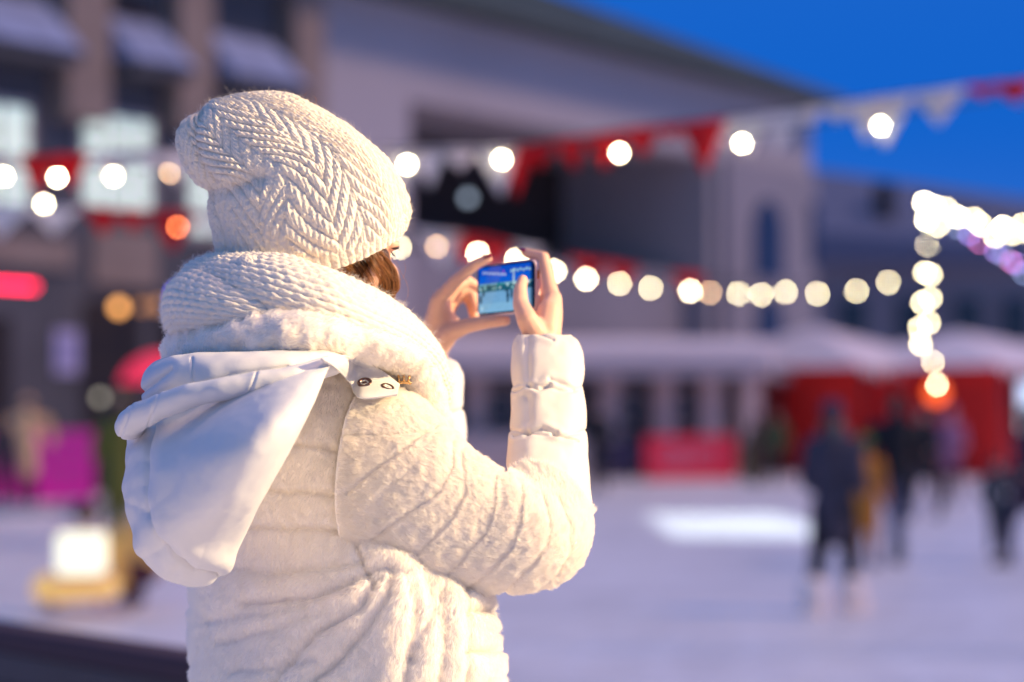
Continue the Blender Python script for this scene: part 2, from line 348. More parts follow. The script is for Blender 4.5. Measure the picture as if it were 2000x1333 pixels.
def arch(name, x0, x1, z0, z1, y, th, m, parent=bl):
    bm = bmesh.new(); r = (x1 - x0) / 2; pts = [(x0, z0), (x1, z0)] + [(x1 - r + r * math.cos(R(t)), z1 - r + r * math.sin(R(t))) for t in range(0, 181, 15)]
    A = [bm.verts.new(MF @ Vector((x, y, z))) for x, z in pts]; B = [bm.verts.new(MF @ Vector((x, y - th, z))) for x, z in pts]; bm.faces.new(A); bm.faces.new(B)
    for i in range(len(pts)): bm.faces.new([A[i], A[(i + 1) % len(pts)], B[(i + 1) % len(pts)], B[i]])
    return bm_obj(name, bm, m, parent)
arch('arched_window', ft(192), ft(300), fz(245, 100), fz(245, -10), -.004, .06, M_hole2)
for a, b_, yt, yb in ((1455, 1512, 385, 540), (1568, 1580, 395, 520)): arch('arched_window', ft(a), ft(b_), fz(a, yb), fz(a, yt), -.285, .05, M_glassd)
for a, b_, yt, yb in ((1460, 1510, 575, 665),): arch('arched_window', ft(a), ft(b_), fz(a, yb), fz(a, yt), -.285, .05, M_glassd)
# lit windows with glazing bars
for a, b_, yt, yb, nc, nr in ((-70, 45, 205, 395, 2, 4), (160, 285, 232, 402, 3, 4), (368, 440, 320, 455, 2, 3)):
    x0, x1, z0, z1 = ft(a), ft(b_), fz((a + b_) / 2, yb), fz((a + b_) / 2, yt)
    wn = fb('window', x0 - .15, x1 + .15, -.06, -.004, z0 - .15, z1 + .15, M_trim); fb('pane', x0, x1, -.075, -.064, z0, z1, M_warmw, wn)
    bm = bmesh.new()
    for k in range(1, nc): x = x0 + (x1 - x0) * k / nc; box_bm(bm, x - .05, x + .05, -.12, -.078, z0, z1, MF)
    for k in range(1, nr): z = z0 + (z1 - z0) * k / nr; box_bm(bm, x0, x1, -.118, -.08, z - .04, z + .04, MF)
    bm_obj('glazing_bars', bm, M_trim, wn)
for a, b_, yt, yb in ((-60, 135, 462, 522), (172, 300, 452, 560), (420, 540, 470, 560)): fb('stone_panel', ft(a), ft(b_), -.12, -.004, fz((a + b_) / 2, yb), fz((a + b_) / 2, yt), M_beige, bev=.03)
fb('doorway', ft(160), ft(275), -.02, -.003, 0, fz(215, 590), M_hole2); fb('doorway', ft(-60), ft(20), -.02, -.003, 0, fz(0, 620), M_hole2); fb('doorway', ft(300), ft(430), -.02, -.003, 0, fz(350, 600), M_hole2)
po = fb('poster', ft(105), ft(150), -.05, -.004, fz(125, 730), fz(125, 645), mat('poster_paper', (.42, .40, .62), .6)); fb('poster_print', ft(112), ft(142), -.056, -.051, fz(125, 710), fz(125, 665), mat('poster_ink', (.3, .3, .55), .6), po)
M_lampo = mat('amber_lamp', (.8, .5, .2), .4, emit=(1, .42, .10), estr=4); M_lampd = mat('amber_lamp_dim', (.8, .5, .2), .4, emit=(1, .38, .12), estr=.7); M_lampg = mat('pale_lamp', (.7, .7, .6), .4, emit=(.75, .7, .5), estr=1.6)
def wall_lamp(px_, py_, m, lab, r=.11, off=.6):
    P = MF @ Vector((ft(px_), -off, fz(px_, py_))); e = empty('wall_lamp', P, lab, 'lamp', 'lamps on the grey facade')
    bm = bmesh.new(); bmesh.ops.create_icosphere(bm, subdivisions=3, radius=r, matrix=Matrix.Translation(P)); bm_obj('globe', bm, m, e, True)
    bm = bmesh.new(); Q = MF @ Vector((ft(px_), 0, fz(px_, py_) + .22)); chain_bm(bm, [Q, P + Vector((0, 0, .24)), P + Vector((0, 0, .1))], [.03, .025, .03], 8); bm_obj('bracket', bm, M_post, e)
wall_lamp(186, 602, M_lampo, 'bright amber lamp over the dark doorway, leftmost of its row'); wall_lamp(232, 600, M_lampd, 'dim amber lamp in the middle of the doorway row', .09); wall_lamp(262, 598, M_lampd, 'dim amber lamp at the right end of the doorway row')
wall_lamp(150, 777, M_lampg, 'small pale lamp low on the wall beside the doorway', .07)
# neon sign
M_neon = mat('red_sign_face', (.6, .02, .06), .4, emit=(1, .012, .06), estr=8)
P = MF @ Vector((ft(20), -1.2, fz(20, 566))); ns = empty('illuminated_sign', P, 'long red illuminated sign over the left doorway', 'sign')
box('sign_box', ft(-120), ft(-26), -1.2, -1.0, fz(20, 573) , fz(20, 560), M_post, ns, MF, .03); bm = bmesh.new()
x0, x1, z0, z1 = ft(-118), ft(-28), fz(20, 571), fz(20, 562); rr = (z1 - z0) / 2; pts = [(x1 - rr + rr * math.cos(R(t)), z0 + rr + rr * math.sin(R(t))) for t in range(-90, 91, 15)] + [(x0, z1), (x0, z0)]
A = [bm.verts.new(MF @ Vector((x, -1.25, z))) for x, z in pts]; B = [bm.verts.new(MF @ Vector((x, -1.21, z))) for x, z in pts]; bm.faces.new(A); bm.faces.new(B)
for i in range(len(pts)): bm.faces.new([A[i], A[(i + 1) % len(pts)], B[(i + 1) % len(pts)], B[i]])
bm_obj('sign_face', bm, M_neon, ns)
# blue lamp just left of the scarf
P = SV(352, 578, 40); e = empty('blue_lamp', P, 'small blue spotlight on a thin pole beyond the scarf', 'lamp'); bm = bmesh.new(); bmesh.ops.create_icosphere(bm, subdivisions=3, radius=.13, matrix=Matrix.Translation(P)); bm_obj('globe', bm, mat('blue_lamp', (.1, .1, .8), .3, emit=(.03, .05, 1), estr=8), e, True)
bm = bmesh.new(); chain_bm(bm, [Vector((P.x, P.y, 0)), P - Vector((0, 0, .12))], [.05, .04], 8); bm_obj('pole', bm, M_post, e)
# grey globe lamp with a weak glow of its own, hanging in the recess
P = SV(914, 387, 24); e = empty('hanging_lamp', P, 'dimly glowing grey globe hanging under the upper bunting', 'lamp'); bm = bmesh.new(); bmesh.ops.create_icosphere(bm, subdivisions=3, radius=.045, matrix=Matrix.Translation(P)); bm_obj('globe', bm, mat('grey_globe', (.3, .35, .4), .3, emit=(.4, .5, .6), estr=1.8), e, True)
bm = bmesh.new(); chain_bm(bm, [P + Vector((0, 0, .04)), P + Vector((0, 0, .55))], [.008, .008], 6); bm_obj('cord', bm, M_post, e)
# ---- right far building
rb = empty('far_building', (20, 95, 0), 'pale grey building with a snowy roof and dark arched windows beyond the red tents', 'building')
def rY(px): return 92 + (px - 1580) * .02
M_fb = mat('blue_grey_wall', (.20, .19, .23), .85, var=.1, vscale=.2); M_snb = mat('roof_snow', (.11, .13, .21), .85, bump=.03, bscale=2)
def rbx(name, pa, pb, ya, yb, Y, dep, m, parent=rb):
    a = SV(pa, yb, Y); b_ = SV(pb, ya, Y); return box(name, a.x, b_.x, Y, Y + dep, max(0, a.z), b_.z, m, parent)
rbx('wall', 1586, 2350, 478, 830, 92, 14, M_fb)
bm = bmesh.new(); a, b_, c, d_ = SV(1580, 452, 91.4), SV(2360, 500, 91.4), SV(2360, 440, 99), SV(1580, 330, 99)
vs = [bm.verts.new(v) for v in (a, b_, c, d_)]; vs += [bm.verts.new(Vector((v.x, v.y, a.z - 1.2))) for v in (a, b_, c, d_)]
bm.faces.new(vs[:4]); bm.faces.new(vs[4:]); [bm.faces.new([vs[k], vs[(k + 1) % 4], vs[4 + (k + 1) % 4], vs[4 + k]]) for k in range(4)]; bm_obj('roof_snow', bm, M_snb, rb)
for pa in (1640, 1755, 1865, 1960, 2060):
    wn = rbx('window', pa - 5, pa + 55, 575, 690, 91.85, .14, M_fb); rbx('pane', pa, pa + 50, 585, 682, 91.8, .045, M_glassd, wn)
rbx('chimney', 1716, 1746, 356, 470, 94, 1.2, M_hole); rbx('cornice', 1586, 2350, 500, 512, 91.6, .39, M_pale)
# ---- white kiosk with snowy roof (centre)
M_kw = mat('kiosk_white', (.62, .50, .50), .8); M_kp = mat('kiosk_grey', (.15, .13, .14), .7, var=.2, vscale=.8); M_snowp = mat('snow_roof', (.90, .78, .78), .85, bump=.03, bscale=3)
KY = 58.0; a = SV(1400, 940, KY); ks = empty('pavilion', (a.x, KY, 0), 'low pavilion with pale posts under a thick snow-covered flat roof', 'pavilion')
def kb(name, pa, pb, ya, yb, y0, y1, m, parent=ks, bev=0):
    a = SV(pa, yb, KY); b_ = SV(pb, ya, KY); return box(name, a.x, b_.x, KY + y0, KY + y1, max(0, a.z), b_.z, m, parent, bevel=bev)
r_ = kb('roof', 780, 1500, 712, 735, -.6, 5, M_kw); kb('roof_snow', 775, 1505, 664, 711.7, -.75, 5.1, M_snowp, r_, .25)
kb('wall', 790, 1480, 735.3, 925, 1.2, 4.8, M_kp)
for pa in (800, 915, 1075, 1180, 1290, 1385, 1465): kb('post', pa, pa + 38, 735.3, 925, .6, 1.1, M_kw)
for pa in (842, 958, 1225, 1330): f_ = kb('window', pa, pa + 48, 760, 835, 1.12, 1.19, M_kw); kb('pane', pa + 5, pa + 43, 766, 830, 1.08, 1.115, M_glassd, f_)
kb('railing', 790, 1190, 845, 935, -.1, 0, M_kw)
ks.rotation_euler.z = R(10)
# ---- red tents
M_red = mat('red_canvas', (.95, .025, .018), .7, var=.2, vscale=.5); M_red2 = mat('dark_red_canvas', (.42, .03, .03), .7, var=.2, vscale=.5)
TN = []
def tent(px0, px1, py_eave, py_ridge, Y, dep, lab, wall, hole=None):
    a = SV(px0, 790, Y); b_ = SV(px1, 790, Y); ze = SV(0, py_eave, Y).z; zr = SV(0, py_ridge, Y).z; xm = (a.x + b_.x) / 2
    t = empty('market_tent', (xm, Y, 0), lab, 'tent', 'red market tents along the far side of the rink')
    box('wall', a.x, b_.x, Y, Y + dep, 0, ze, wall, t)
    bm = bmesh.new(); e = .35; vs = [bm.verts.new(p) for p in ((a.x - e, Y - e, ze), (b_.x + e, Y - e, ze), (b_.x + e, Y + dep + e, ze), (a.x - e, Y + dep + e, ze), (xm, Y + dep / 2, zr))]
    bm.faces.new(vs[:4][::-1]); [bm.faces.new([vs[k], vs[(k + 1) % 4], vs[4]]) for k in range(4)]; r = bm_obj('roof_snow', bm, M_snowp, t)
    bm = bmesh.new(); n = 14; w_ = (b_.x - a.x + 2 * e) / n
    for k in range(n):
        x = a.x - e + k * w_; v = [bm.verts.new(p) for p in ((x, Y - e - .02, ze), (x + w_, Y - e - .02, ze), (x + w_ * .5, Y - e - .04, ze - .22 - .06 * (k % 3)))]; bm.faces.new(v)
        v2 = [bm.verts.new(p) for p in ((x, Y - e + .03, ze), (x + w_, Y - e + .03, ze), (x + w_ * .5, Y - e + .01, ze - .22 - .06 * (k % 3)))]; bm.faces.new(v2)
        for i in range(3): bm.faces.new([v[i], v[(i + 1) % 3], v2[(i + 1) % 3], v2[i]])
    bm_obj('valance', bm, M_snowp, t)
    for x in (a.x, b_.x): box('pole', x - .04, x + .04, Y - .2, Y - .12, 0, ze - .02, M_post, t)
    TN.append(t); return t
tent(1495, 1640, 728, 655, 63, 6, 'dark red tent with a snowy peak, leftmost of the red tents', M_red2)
tent(1652, 1890, 716, 630, 61, 7, 'red tent with the tallest snowy peak, behind the hanging string of bulbs', M_red)
t3 = tent(1905, 2240, 716, 640, 59, 7, 'red tent with a bright window, rightmost of the red tents', M_red)
f_ = box('window', SV(1938, 0, 59).x, SV(2030, 0, 59).x, 58.85, 58.99, SV(0, 855, 59).z, SV(0, 738, 59).z, M_post, t3); box('pane', SV(1946, 0, 58.8).x, SV(2022, 0, 58.8).x, 58.80, 58.845, SV(0, 790, 58.8).z, SV(0, 746, 58.8).z, mat('blue_white_window', (.7, .8, 1), .4, emit=(.62, .78, 1), estr=1.15), f_)
box('pane', SV(1946, 0, 58.8).x, SV(1990, 0, 58.8).x, 58.80, 58.845, SV(0, 840, 58.8).z, SV(0, 792, 58.8).z, mat('teal_window', (.6, .8, .8), .4, emit=(.42, .60, .66), estr=1.0), f_)
for t in TN: t.rotation_euler.z = R(34)
P = SV(1829, 768, 56); e = empty('tent_glow', P, 'added orange-red globe on a pole for the glow before the red tent', 'lamp'); bm = bmesh.new(); bmesh.ops.create_icosphere(bm, subdivisions=3, radius=.24, matrix=Matrix.Translation(P)); bm_obj('globe', bm, mat('orange_glow', (.8, .2, .05), .4, emit=(1, .10, .012), estr=2.2), e, True)  # globe and pole added to stand in for bulb glow on red canvas
bm = bmesh.new(); chain_bm(bm, [Vector((P.x, P.y, 0)), P - Vector((0, 0, .22))], [.05, .04], 8); bm_obj('pole', bm, M_post, e)  # added pole, made only to carry the added globe
# ---- advertising boards
BO = []
def board(pa, pb, ya, yb, m, lab, deco=None, grp='advertising boards along the rink edge', th=.08):
    Y = ground_y(yb); a = SV(pa, yb, Y); b_ = SV(pb, ya, Y); e = empty('advertising_board', ((a.x + b_.x) / 2, Y, 0), lab, 'board', grp)
    box('panel', a.x, b_.x, Y, Y + th, .02, b_.z, m, e, bevel=.01)
    for x in (a.x + .1, b_.x - .1): box('foot', x - .05, x + .05, Y - .15, Y + .3, -.01, .018, M_post, e)
    BO.append(e); return e, Y, a, b_
M_adred = mat('board_red', (.85, .015, .06), .5); M_adw = mat('board_lettering', (.72, .40, .55), .6); M_mag = mat('board_magenta', (.90, .010, .42), .5); M_magl = mat('pink_lettering', (.62, .16, .42), .6); M_navy = mat('board_navy', (.03, .035, .10), .5); M_olive = mat('board_olive', (.11, .09, .03), .6)
e, Y, a, b_ = board(1252, 1448, 852, 938, M_adred, 'red advertising board with a row of pale lettering')
def glyph_row(parent, x0, x1, z0, z1, y, n, m, seed, name='lettering'):
    rs = np.random.RandomState(seed); bm = bmesh.new(); w_ = (x1 - x0) / n; s_ = w_ * .16
    for k in range(n):
        x = x0 + k * w_; box_bm(bm, x, x + s_, y, y + .012, z0, z1)
        if rs.rand() < .7: box_bm(bm, x + s_ + .002, x + w_ * .7, y, y + .012, z1 - s_, z1)
        if rs.rand() < .6: box_bm(bm, x + s_ + .002, x + w_ * .7, y, y + .012, z0, z0 + s_)
        if rs.rand() < .6: box_bm(bm, x + s_ + .002, x + w_ * .7, y, y + .012, (z0 + z1) / 2 - s_ / 2, (z0 + z1) / 2 + s_ / 2)
        if rs.rand() < .5: box_bm(bm, x + w_ * .72, x + w_ * .72 + s_ * .6, y, y + .012, z0, z1)
    return bm_obj(name, bm, m, parent)
glyph_row(e, a.x + .35, b_.x - .45, .34, .74, Y - .013, 7, M_adw, 4)
board(1186, 1250, 862, 936, M_navy, 'dark navy advertising board left of the red one'); board(1450, 1496, 862, 940, M_olive, 'narrow olive board right of the red one')
e, Y, a, b_ = board(-90, 185, 843, 982, M_mag, 'magenta advertising board with lines of pink lettering, behind the skaters')
for k in range(4): glyph_row(e, SV(92, 0, Y).x, SV(178, 0, Y).x, b_.z - .22 - k * .24, b_.z - .10 - k * .24, Y - .013, 9, M_magl, 20 + k)
glyph_row(e, a.x + .2, SV(40, 0, Y).x, b_.z * .45, b_.z * .6, Y - .013, 8, M_magl, 30)
for e in BO: e.rotation_euler.z = R(22)
# kerb of heaped snow and scuffed snow under the magenta board
bm = bmesh.new()
for k in range(70):
    x = -9 + k * .12 + random.random() * .1; y = ground_y(1005) + random.random() * 1.6; r = .08 + .14 * random.random()
    bmesh.ops.create_icosphere(bm, subdivisions=2, radius=r, matrix=Matrix.Translation((x, y, r * .2)) @ Matrix.Diagonal((1.5, 1, .8, 1)))
tag(bm_obj('snow_heap', bm, mat('dirty_snow', (.36, .34, .38), .9, var=.5, vscale=3), smooth=True), kind='stuff')
# bright panel of light projected on the ice
al = bpy.data.lights.new('ice_projector', 'AREA'); ao = bpy.data.objects.new('ice_projector', al); col.objects.link(ao)
al.shape = 'RECTANGLE'; al.size = 2.2; al.size_y = 7.0; al.spread = R(4); al.energy = 56; al.color = (.80, .95, 1); ao.location = (3.25, 35.5, 6.5)
# ---- light strings
BM = {'w': mat('bulb_white', (1, .9, .7), .3, emit=(1, .86, .54), estr=120), 'y': mat('bulb_yellow', (1, .85, .6), .3, emit=(1, .84, .50), estr=62), 'd': mat('bulb_dim', (.9, .7, .5), .3, emit=(1, .60, .30), estr=38), 'o': mat('bulb_orange', (.9, .4, .2), .3, emit=(1, .22, .07), estr=50)}
M_cable = mat('cable', (.02, .02, .025), .6); M_redc = mat('red_cloth', (.82, .010, .02), .7, transl=.6); M_whc = mat('white_cloth', (.92, .88, .84), .7, transl=.6)
bulbme = {}
def bulb_mesh(k):
    if k not in bulbme:
        bm = bmesh.new(); bmesh.ops.create_icosphere(bm, subdivisions=3, radius=.0125); me = bpy.data.meshes.new('bulb'); bm.to_mesh(me); bm.free(); me.materials.append(BM[k]); bulbme[k] = me
        me.polygons.foreach_set('use_smooth', [True] * len(me.polygons))
    return bulbme[k]
bm = bmesh.new(); bmesh.ops.create_cone(bm, cap_ends=True, segments=12, radius1=.012, radius2=.009, depth=.03, matrix=Matrix.Translation((0, 0, .028))); sockme = bpy.data.meshes.new('socket'); bm.to_mesh(sockme); bm.free(); sockme.materials.append(M_cable)
def string(cable, bulbs, lab, grp, drop=.06, name='string_light', scale=1.0):
    """cable = points (px,py,Y); bulbs = (px,py,Y,kind)"""
    e = empty(name, SV(*cable[0]), lab, 'string light', grp); K = cr(cable, 60); pts = S(K[:, 0], K[:, 1], K[:, 2]); bm = bmesh.new()
    prev = None
    for k, p in enumerate(pts):
        t = Vector(pts[min(k + 1, 59)] - pts[max(k - 1, 0)]).normalized(); q = t.to_track_quat('Z', 'Y').to_matrix().to_4x4(); ringv = [bm.verts.new(Matrix.Translation(Vector(p)) @ q @ Vector((.007 * math.cos(a), .007 * math.sin(a), 0))) for a in [0, 1.26, 2.51, 3.77, 5.03]]
        if prev: [bm.faces.new([prev[i], prev[(i + 1) % 5], ringv[(i + 1) % 5], ringv[i]]) for i in range(5)]
        prev = ringv
    bm_obj('cable', bm, M_cable, e)
    for px_, py_, Y, kd in bulbs:
        P = SV(px_, py_, Y); o = bpy.data.objects.new('bulb', bulb_mesh(kd)); col.objects.link(o); o.parent = e; o.location = P - e.location; o.scale = (scale,) * 3
        s_ = bpy.data.objects.new('socket', sockme); col.objects.link(s_); s_.parent = o
    return e
def bunting(cable, flags, lab):
    e = empty('bunting', SV(*cable[0]), lab, 'bunting', 'red and white bunting strung over the rink'); K = cr(cable, 50); pts = S(K[:, 0], K[:, 1], K[:, 2]); bm = bmesh.new()
    chain_bm(bm, pts[::3], [.006] * len(pts[::3]), 6); bm_obj('cord', bm, M_cable, e)
    for pa, pb, drp, cl, sw in flags:
        drp *= 1.35; pa -= 12; pb += 12
        f = lambda x: np.array([np.interp(x, K[:, 0], K[:, 1]), np.interp(x, K[:, 0], K[:, 2])])
        a, b_ = f(pa), f(pb); A = SV(pa, *a); B = SV(pb, *b_); Cc = SV((pa + pb) / 2 + sw, (a[0] + b_[0]) / 2 + drp, (a[1] + b_[1]) / 2 + random.uniform(-.12, .12))
        bm = bmesh.new(); n = 10; rows = []
        for i in range(n + 1):
            t = i / n; row = []
            for j in range(n + 1):
                s_ = j / n; p = A.lerp(B, s_) * (1 - t) + Cc * t; p = p + Vector((0, .035 * math.sin(s_ * 6 + t * 3 + pa), 0)) * t * (1 - t) * 3; row.append(bm.verts.new(p))
            rows.append(row)
        for i in range(n):
            for j in range(n): bm.faces.new([rows[i][j], rows[i][j + 1], rows[i + 1][j + 1], rows[i + 1][j]])
        bmesh.ops.remove_doubles(bm, verts=bm.verts, dist=1e-4)
        o = bm_obj('pennant', bm, M_redc if cl == 'r' else M_whc, e, True); md = o.modifiers.new('s', 'SOLIDIFY'); md.thickness = .004
# top string, left part and right part
string([(-60, 322, 11.5), (8, 325, 11.7), (112, 327, 12), (222, 325, 12.3), (345, 324, 12.6), (500, 310, 13), (650, 305, 13.3), (800, 300, 13.5), (985, 296, 13.8), (1210, 277, 14), (1449, 258, 14.2), (1720, 224, 14.4), (1960, 190, 14.6), (2100, 168, 14.8)],
       [(8, 345, 11.7, 'w'), (112, 347, 12, 'w'), (222, 345, 12.3, 'w'), (345, 347, 12.6, 'w'), (333, 338, 12.7, 'd'), (460, 338, 12.9, 'w'), (600, 330, 13.1, 'w'), (795, 322, 13.5, 'w'), (812, 318, 13.9, 'd'), (980, 312, 13.8, 'w'), (992, 322, 14.2, 'w'), (1210, 299, 14, 'w'), (1449, 280, 14.2, 'w'), (1720, 246, 14.4, 'w'), (2050, 205, 14.7, 'w')],
       'long upper string of white bulbs sagging across the whole rink', 'strings of bulbs over the rink')
bunting([(-80, 305, 11.6), (200, 300, 12.2), (420, 292, 12.8), (640, 290, 13.3), (800, 290, 13.6), (1000, 285, 13.9), (1210, 254, 14.1), (1449, 228, 14.3), (1720, 190, 14.5), (1960, 160, 14.7), (2120, 145, 14.9)],
        [(-70, 30, 50, 'w', 0), (48, 112, 58, 'r', -12), (104, 165, 52, 'r', 10), (178, 262, 40, 'w', 0), (270, 320, 34, 'w', 5), (322, 370, 50, 'w', 0), (380, 440, 50, 'r', 0), (700, 760, 44, 'w', 0), (752, 812, 66, 'w', 10), (806, 862, 58, 'w', 6), (868, 930, 32, 'w', 0), (935, 1000, 72, 'w', 12), (992, 1034, 78, 'r', -4), (1034, 1090, 40, 'r', -10), (1090, 1140, 48, 'r', 8), (1150, 1215, 56, 'r', 0), (1208, 1286, 42, 'r', 14), (1338, 1408, 78, 'r', 5), (1286, 1336, 22, 'r', 0),
         (1385, 1455, 44, 'w', 0), (1430, 1495, 60, 'w', 0), (1500, 1570, 62, 'w', -20), (1565, 1600, 32, 'w', 0), (1610, 1668, 30, 'w', 0), (1662, 1735, 64, 'w', -6), (1700, 1775, 76, 'w', -10), (1790, 1880, 52, 'w', 0), (1888, 1950, 20, 'r', 0), (1940, 2015, 34, 'r', 10)],
        'upper line of red and white triangular pennants crossing the whole sky')
# lower string
string([(-60, 372, 17), (86, 378, 17.2), (220, 410, 17.4), (347, 424, 17.6), (600, 440, 18), (780, 458, 18.3), (933, 474, 18.6), (1083, 508, 18.9), (1145, 522, 19), (1271, 541, 19.3), (1387, 551, 19.6), (1487, 553, 19.8), (1597, 552, 20), (1735, 528, 20.4), (1805, 500, 20.6)],
       [(86, 399, 17.2, 'w'), (347, 444, 17.6, 'o'), (470, 455, 17.8, 'w'), (780, 483, 18.3, 'y'), (853, 482, 18.4, 'd'), (933, 495, 18.6, 'w'), (1008, 508, 18.8, 'w'), (1083, 530, 18.9, 'w'), (1145, 545, 19, 'w'), (1210, 554, 19.2, 'y'), (1271, 563, 19.3, 'y'), (1348, 569, 19.5, 'w'), (1387, 572, 19.6, 'd'), (1443, 574, 19.7, 'y'), (1487, 576, 19.8, 'y'), (1534, 571, 19.9, 'y'), (1597, 574, 20, 'y'), (1673, 569, 20.2, 'y'), (1735, 552, 20.4, 'y')],
       'lower string of yellow and white bulbs ending beside the hanging strand', 'strings of bulbs over the rink')
bunting([(-80, 395, 17.4), (150, 405, 17.6), (347, 412, 17.9), (600, 425, 18.3), (850, 450, 18.6), (960, 465, 18.8), (1150, 505, 19.2), (1400, 540, 19.9), (1500, 545, 20.1)],
        [(-60, 60, 50, 'w', 0), (60, 150, 42, 'w', 0), (170, 232, 40, 'r', 0), (236, 285, 34, 'r', 0), (296, 380, 60, 'r', 0), (386, 440, 30, 'w', 0), (815, 890, 52, 'w', 10), (885, 935, 48, 'r', 0), (935, 990, 50, 'r', 0), (1010, 1050, 28, 'w', 0), (1118, 1180, 36, 'r', 0), (1190, 1240, 34, 'r', 0), (1320, 1370, 34, 'r', 0)],
        'lower line of red and white pennants behind the woman and the phone')
# hanging strand and garland at the right
hb = [(x_, y_, 17 + .2 * math.sin(k * 2.1), 'w' if k < 3 else 'y') for k, (x_, y_) in enumerate([(1805, 396), (1824, 405), (1809, 430), (1832, 441), (1812, 480), (1806, 533), (1818, 537), (1801, 592), (1817, 584), (1796, 641), (1814, 631), (1798, 672), (1821, 708), (1830, 752)])]
string([(1806, 380, 17), (1812, 450, 17), (1812, 560, 17), (1802, 660, 17), (1816, 700, 17), (1829, 745, 17)], hb, 'vertical strand of warm bulbs hanging down in front of the red tents', 'strings of bulbs over the rink', scale=1.0)
gb = [(x_, y_, 17 + .2 * math.sin(k * 1.7), 'w' if k % 4 == 1 else 'y') for k, (x_, y_) in enumerate([(1848, 408), (1870, 424), (1903, 428), (1916, 440), (1944, 462), (1958, 444), (1979, 457), (1996, 440), (2020, 465), (2045, 455)])]
string([(1806, 384, 17), (1900, 402, 17), (1980, 436, 17), (2120, 470, 17)], gb, 'thick garland of warm bulbs running off the right edge', 'strings of bulbs over the rink')
BM['v'] = mat('bulb_violet', (.6, .4, .9), .3, emit=(.45, .30, .95), estr=18); BM['c'] = mat('bulb_cyan', (.4, .6, .8), .3, emit=(.35, .45, .8), estr=13); BM['p'] = mat('bulb_pink', (.9, .3, .6), .3, emit=(.9, .2, .55), estr=15)
string([(1850, 420, 17.6), (1900, 470, 17.6), (1960, 500, 17.6), (2080, 570, 17.6)], [(1872, 446, 17.6, 'c'), (1893, 458, 17.6, 'v'), (1912, 474, 17.6, 'p'), (1945, 492, 17.6, 'v'), (1958, 498, 17.6, 'c'), (1975, 512, 17.6, 'p'), (1985, 516, 17.6, 'v'), (2000, 535, 17.6, 'c')], 'faint violet and pink string of bulbs slanting below the garland', 'strings of bulbs over the rink')
# a tall mast that holds the strings, and its cross cable
ms_ = empty('light_mast', SV(2075, 790, 17.2), 'dark metal mast holding the strings of bulbs at the right edge', 'mast'); bm = bmesh.new(); P = SV(2090, 790, 17.2); chain_bm(bm, [Vector((P.x, P.y, 0)), Vector((P.x, P.y, 4.6))], [.06, .045]); bm_obj('pole', bm, M_post, ms_)
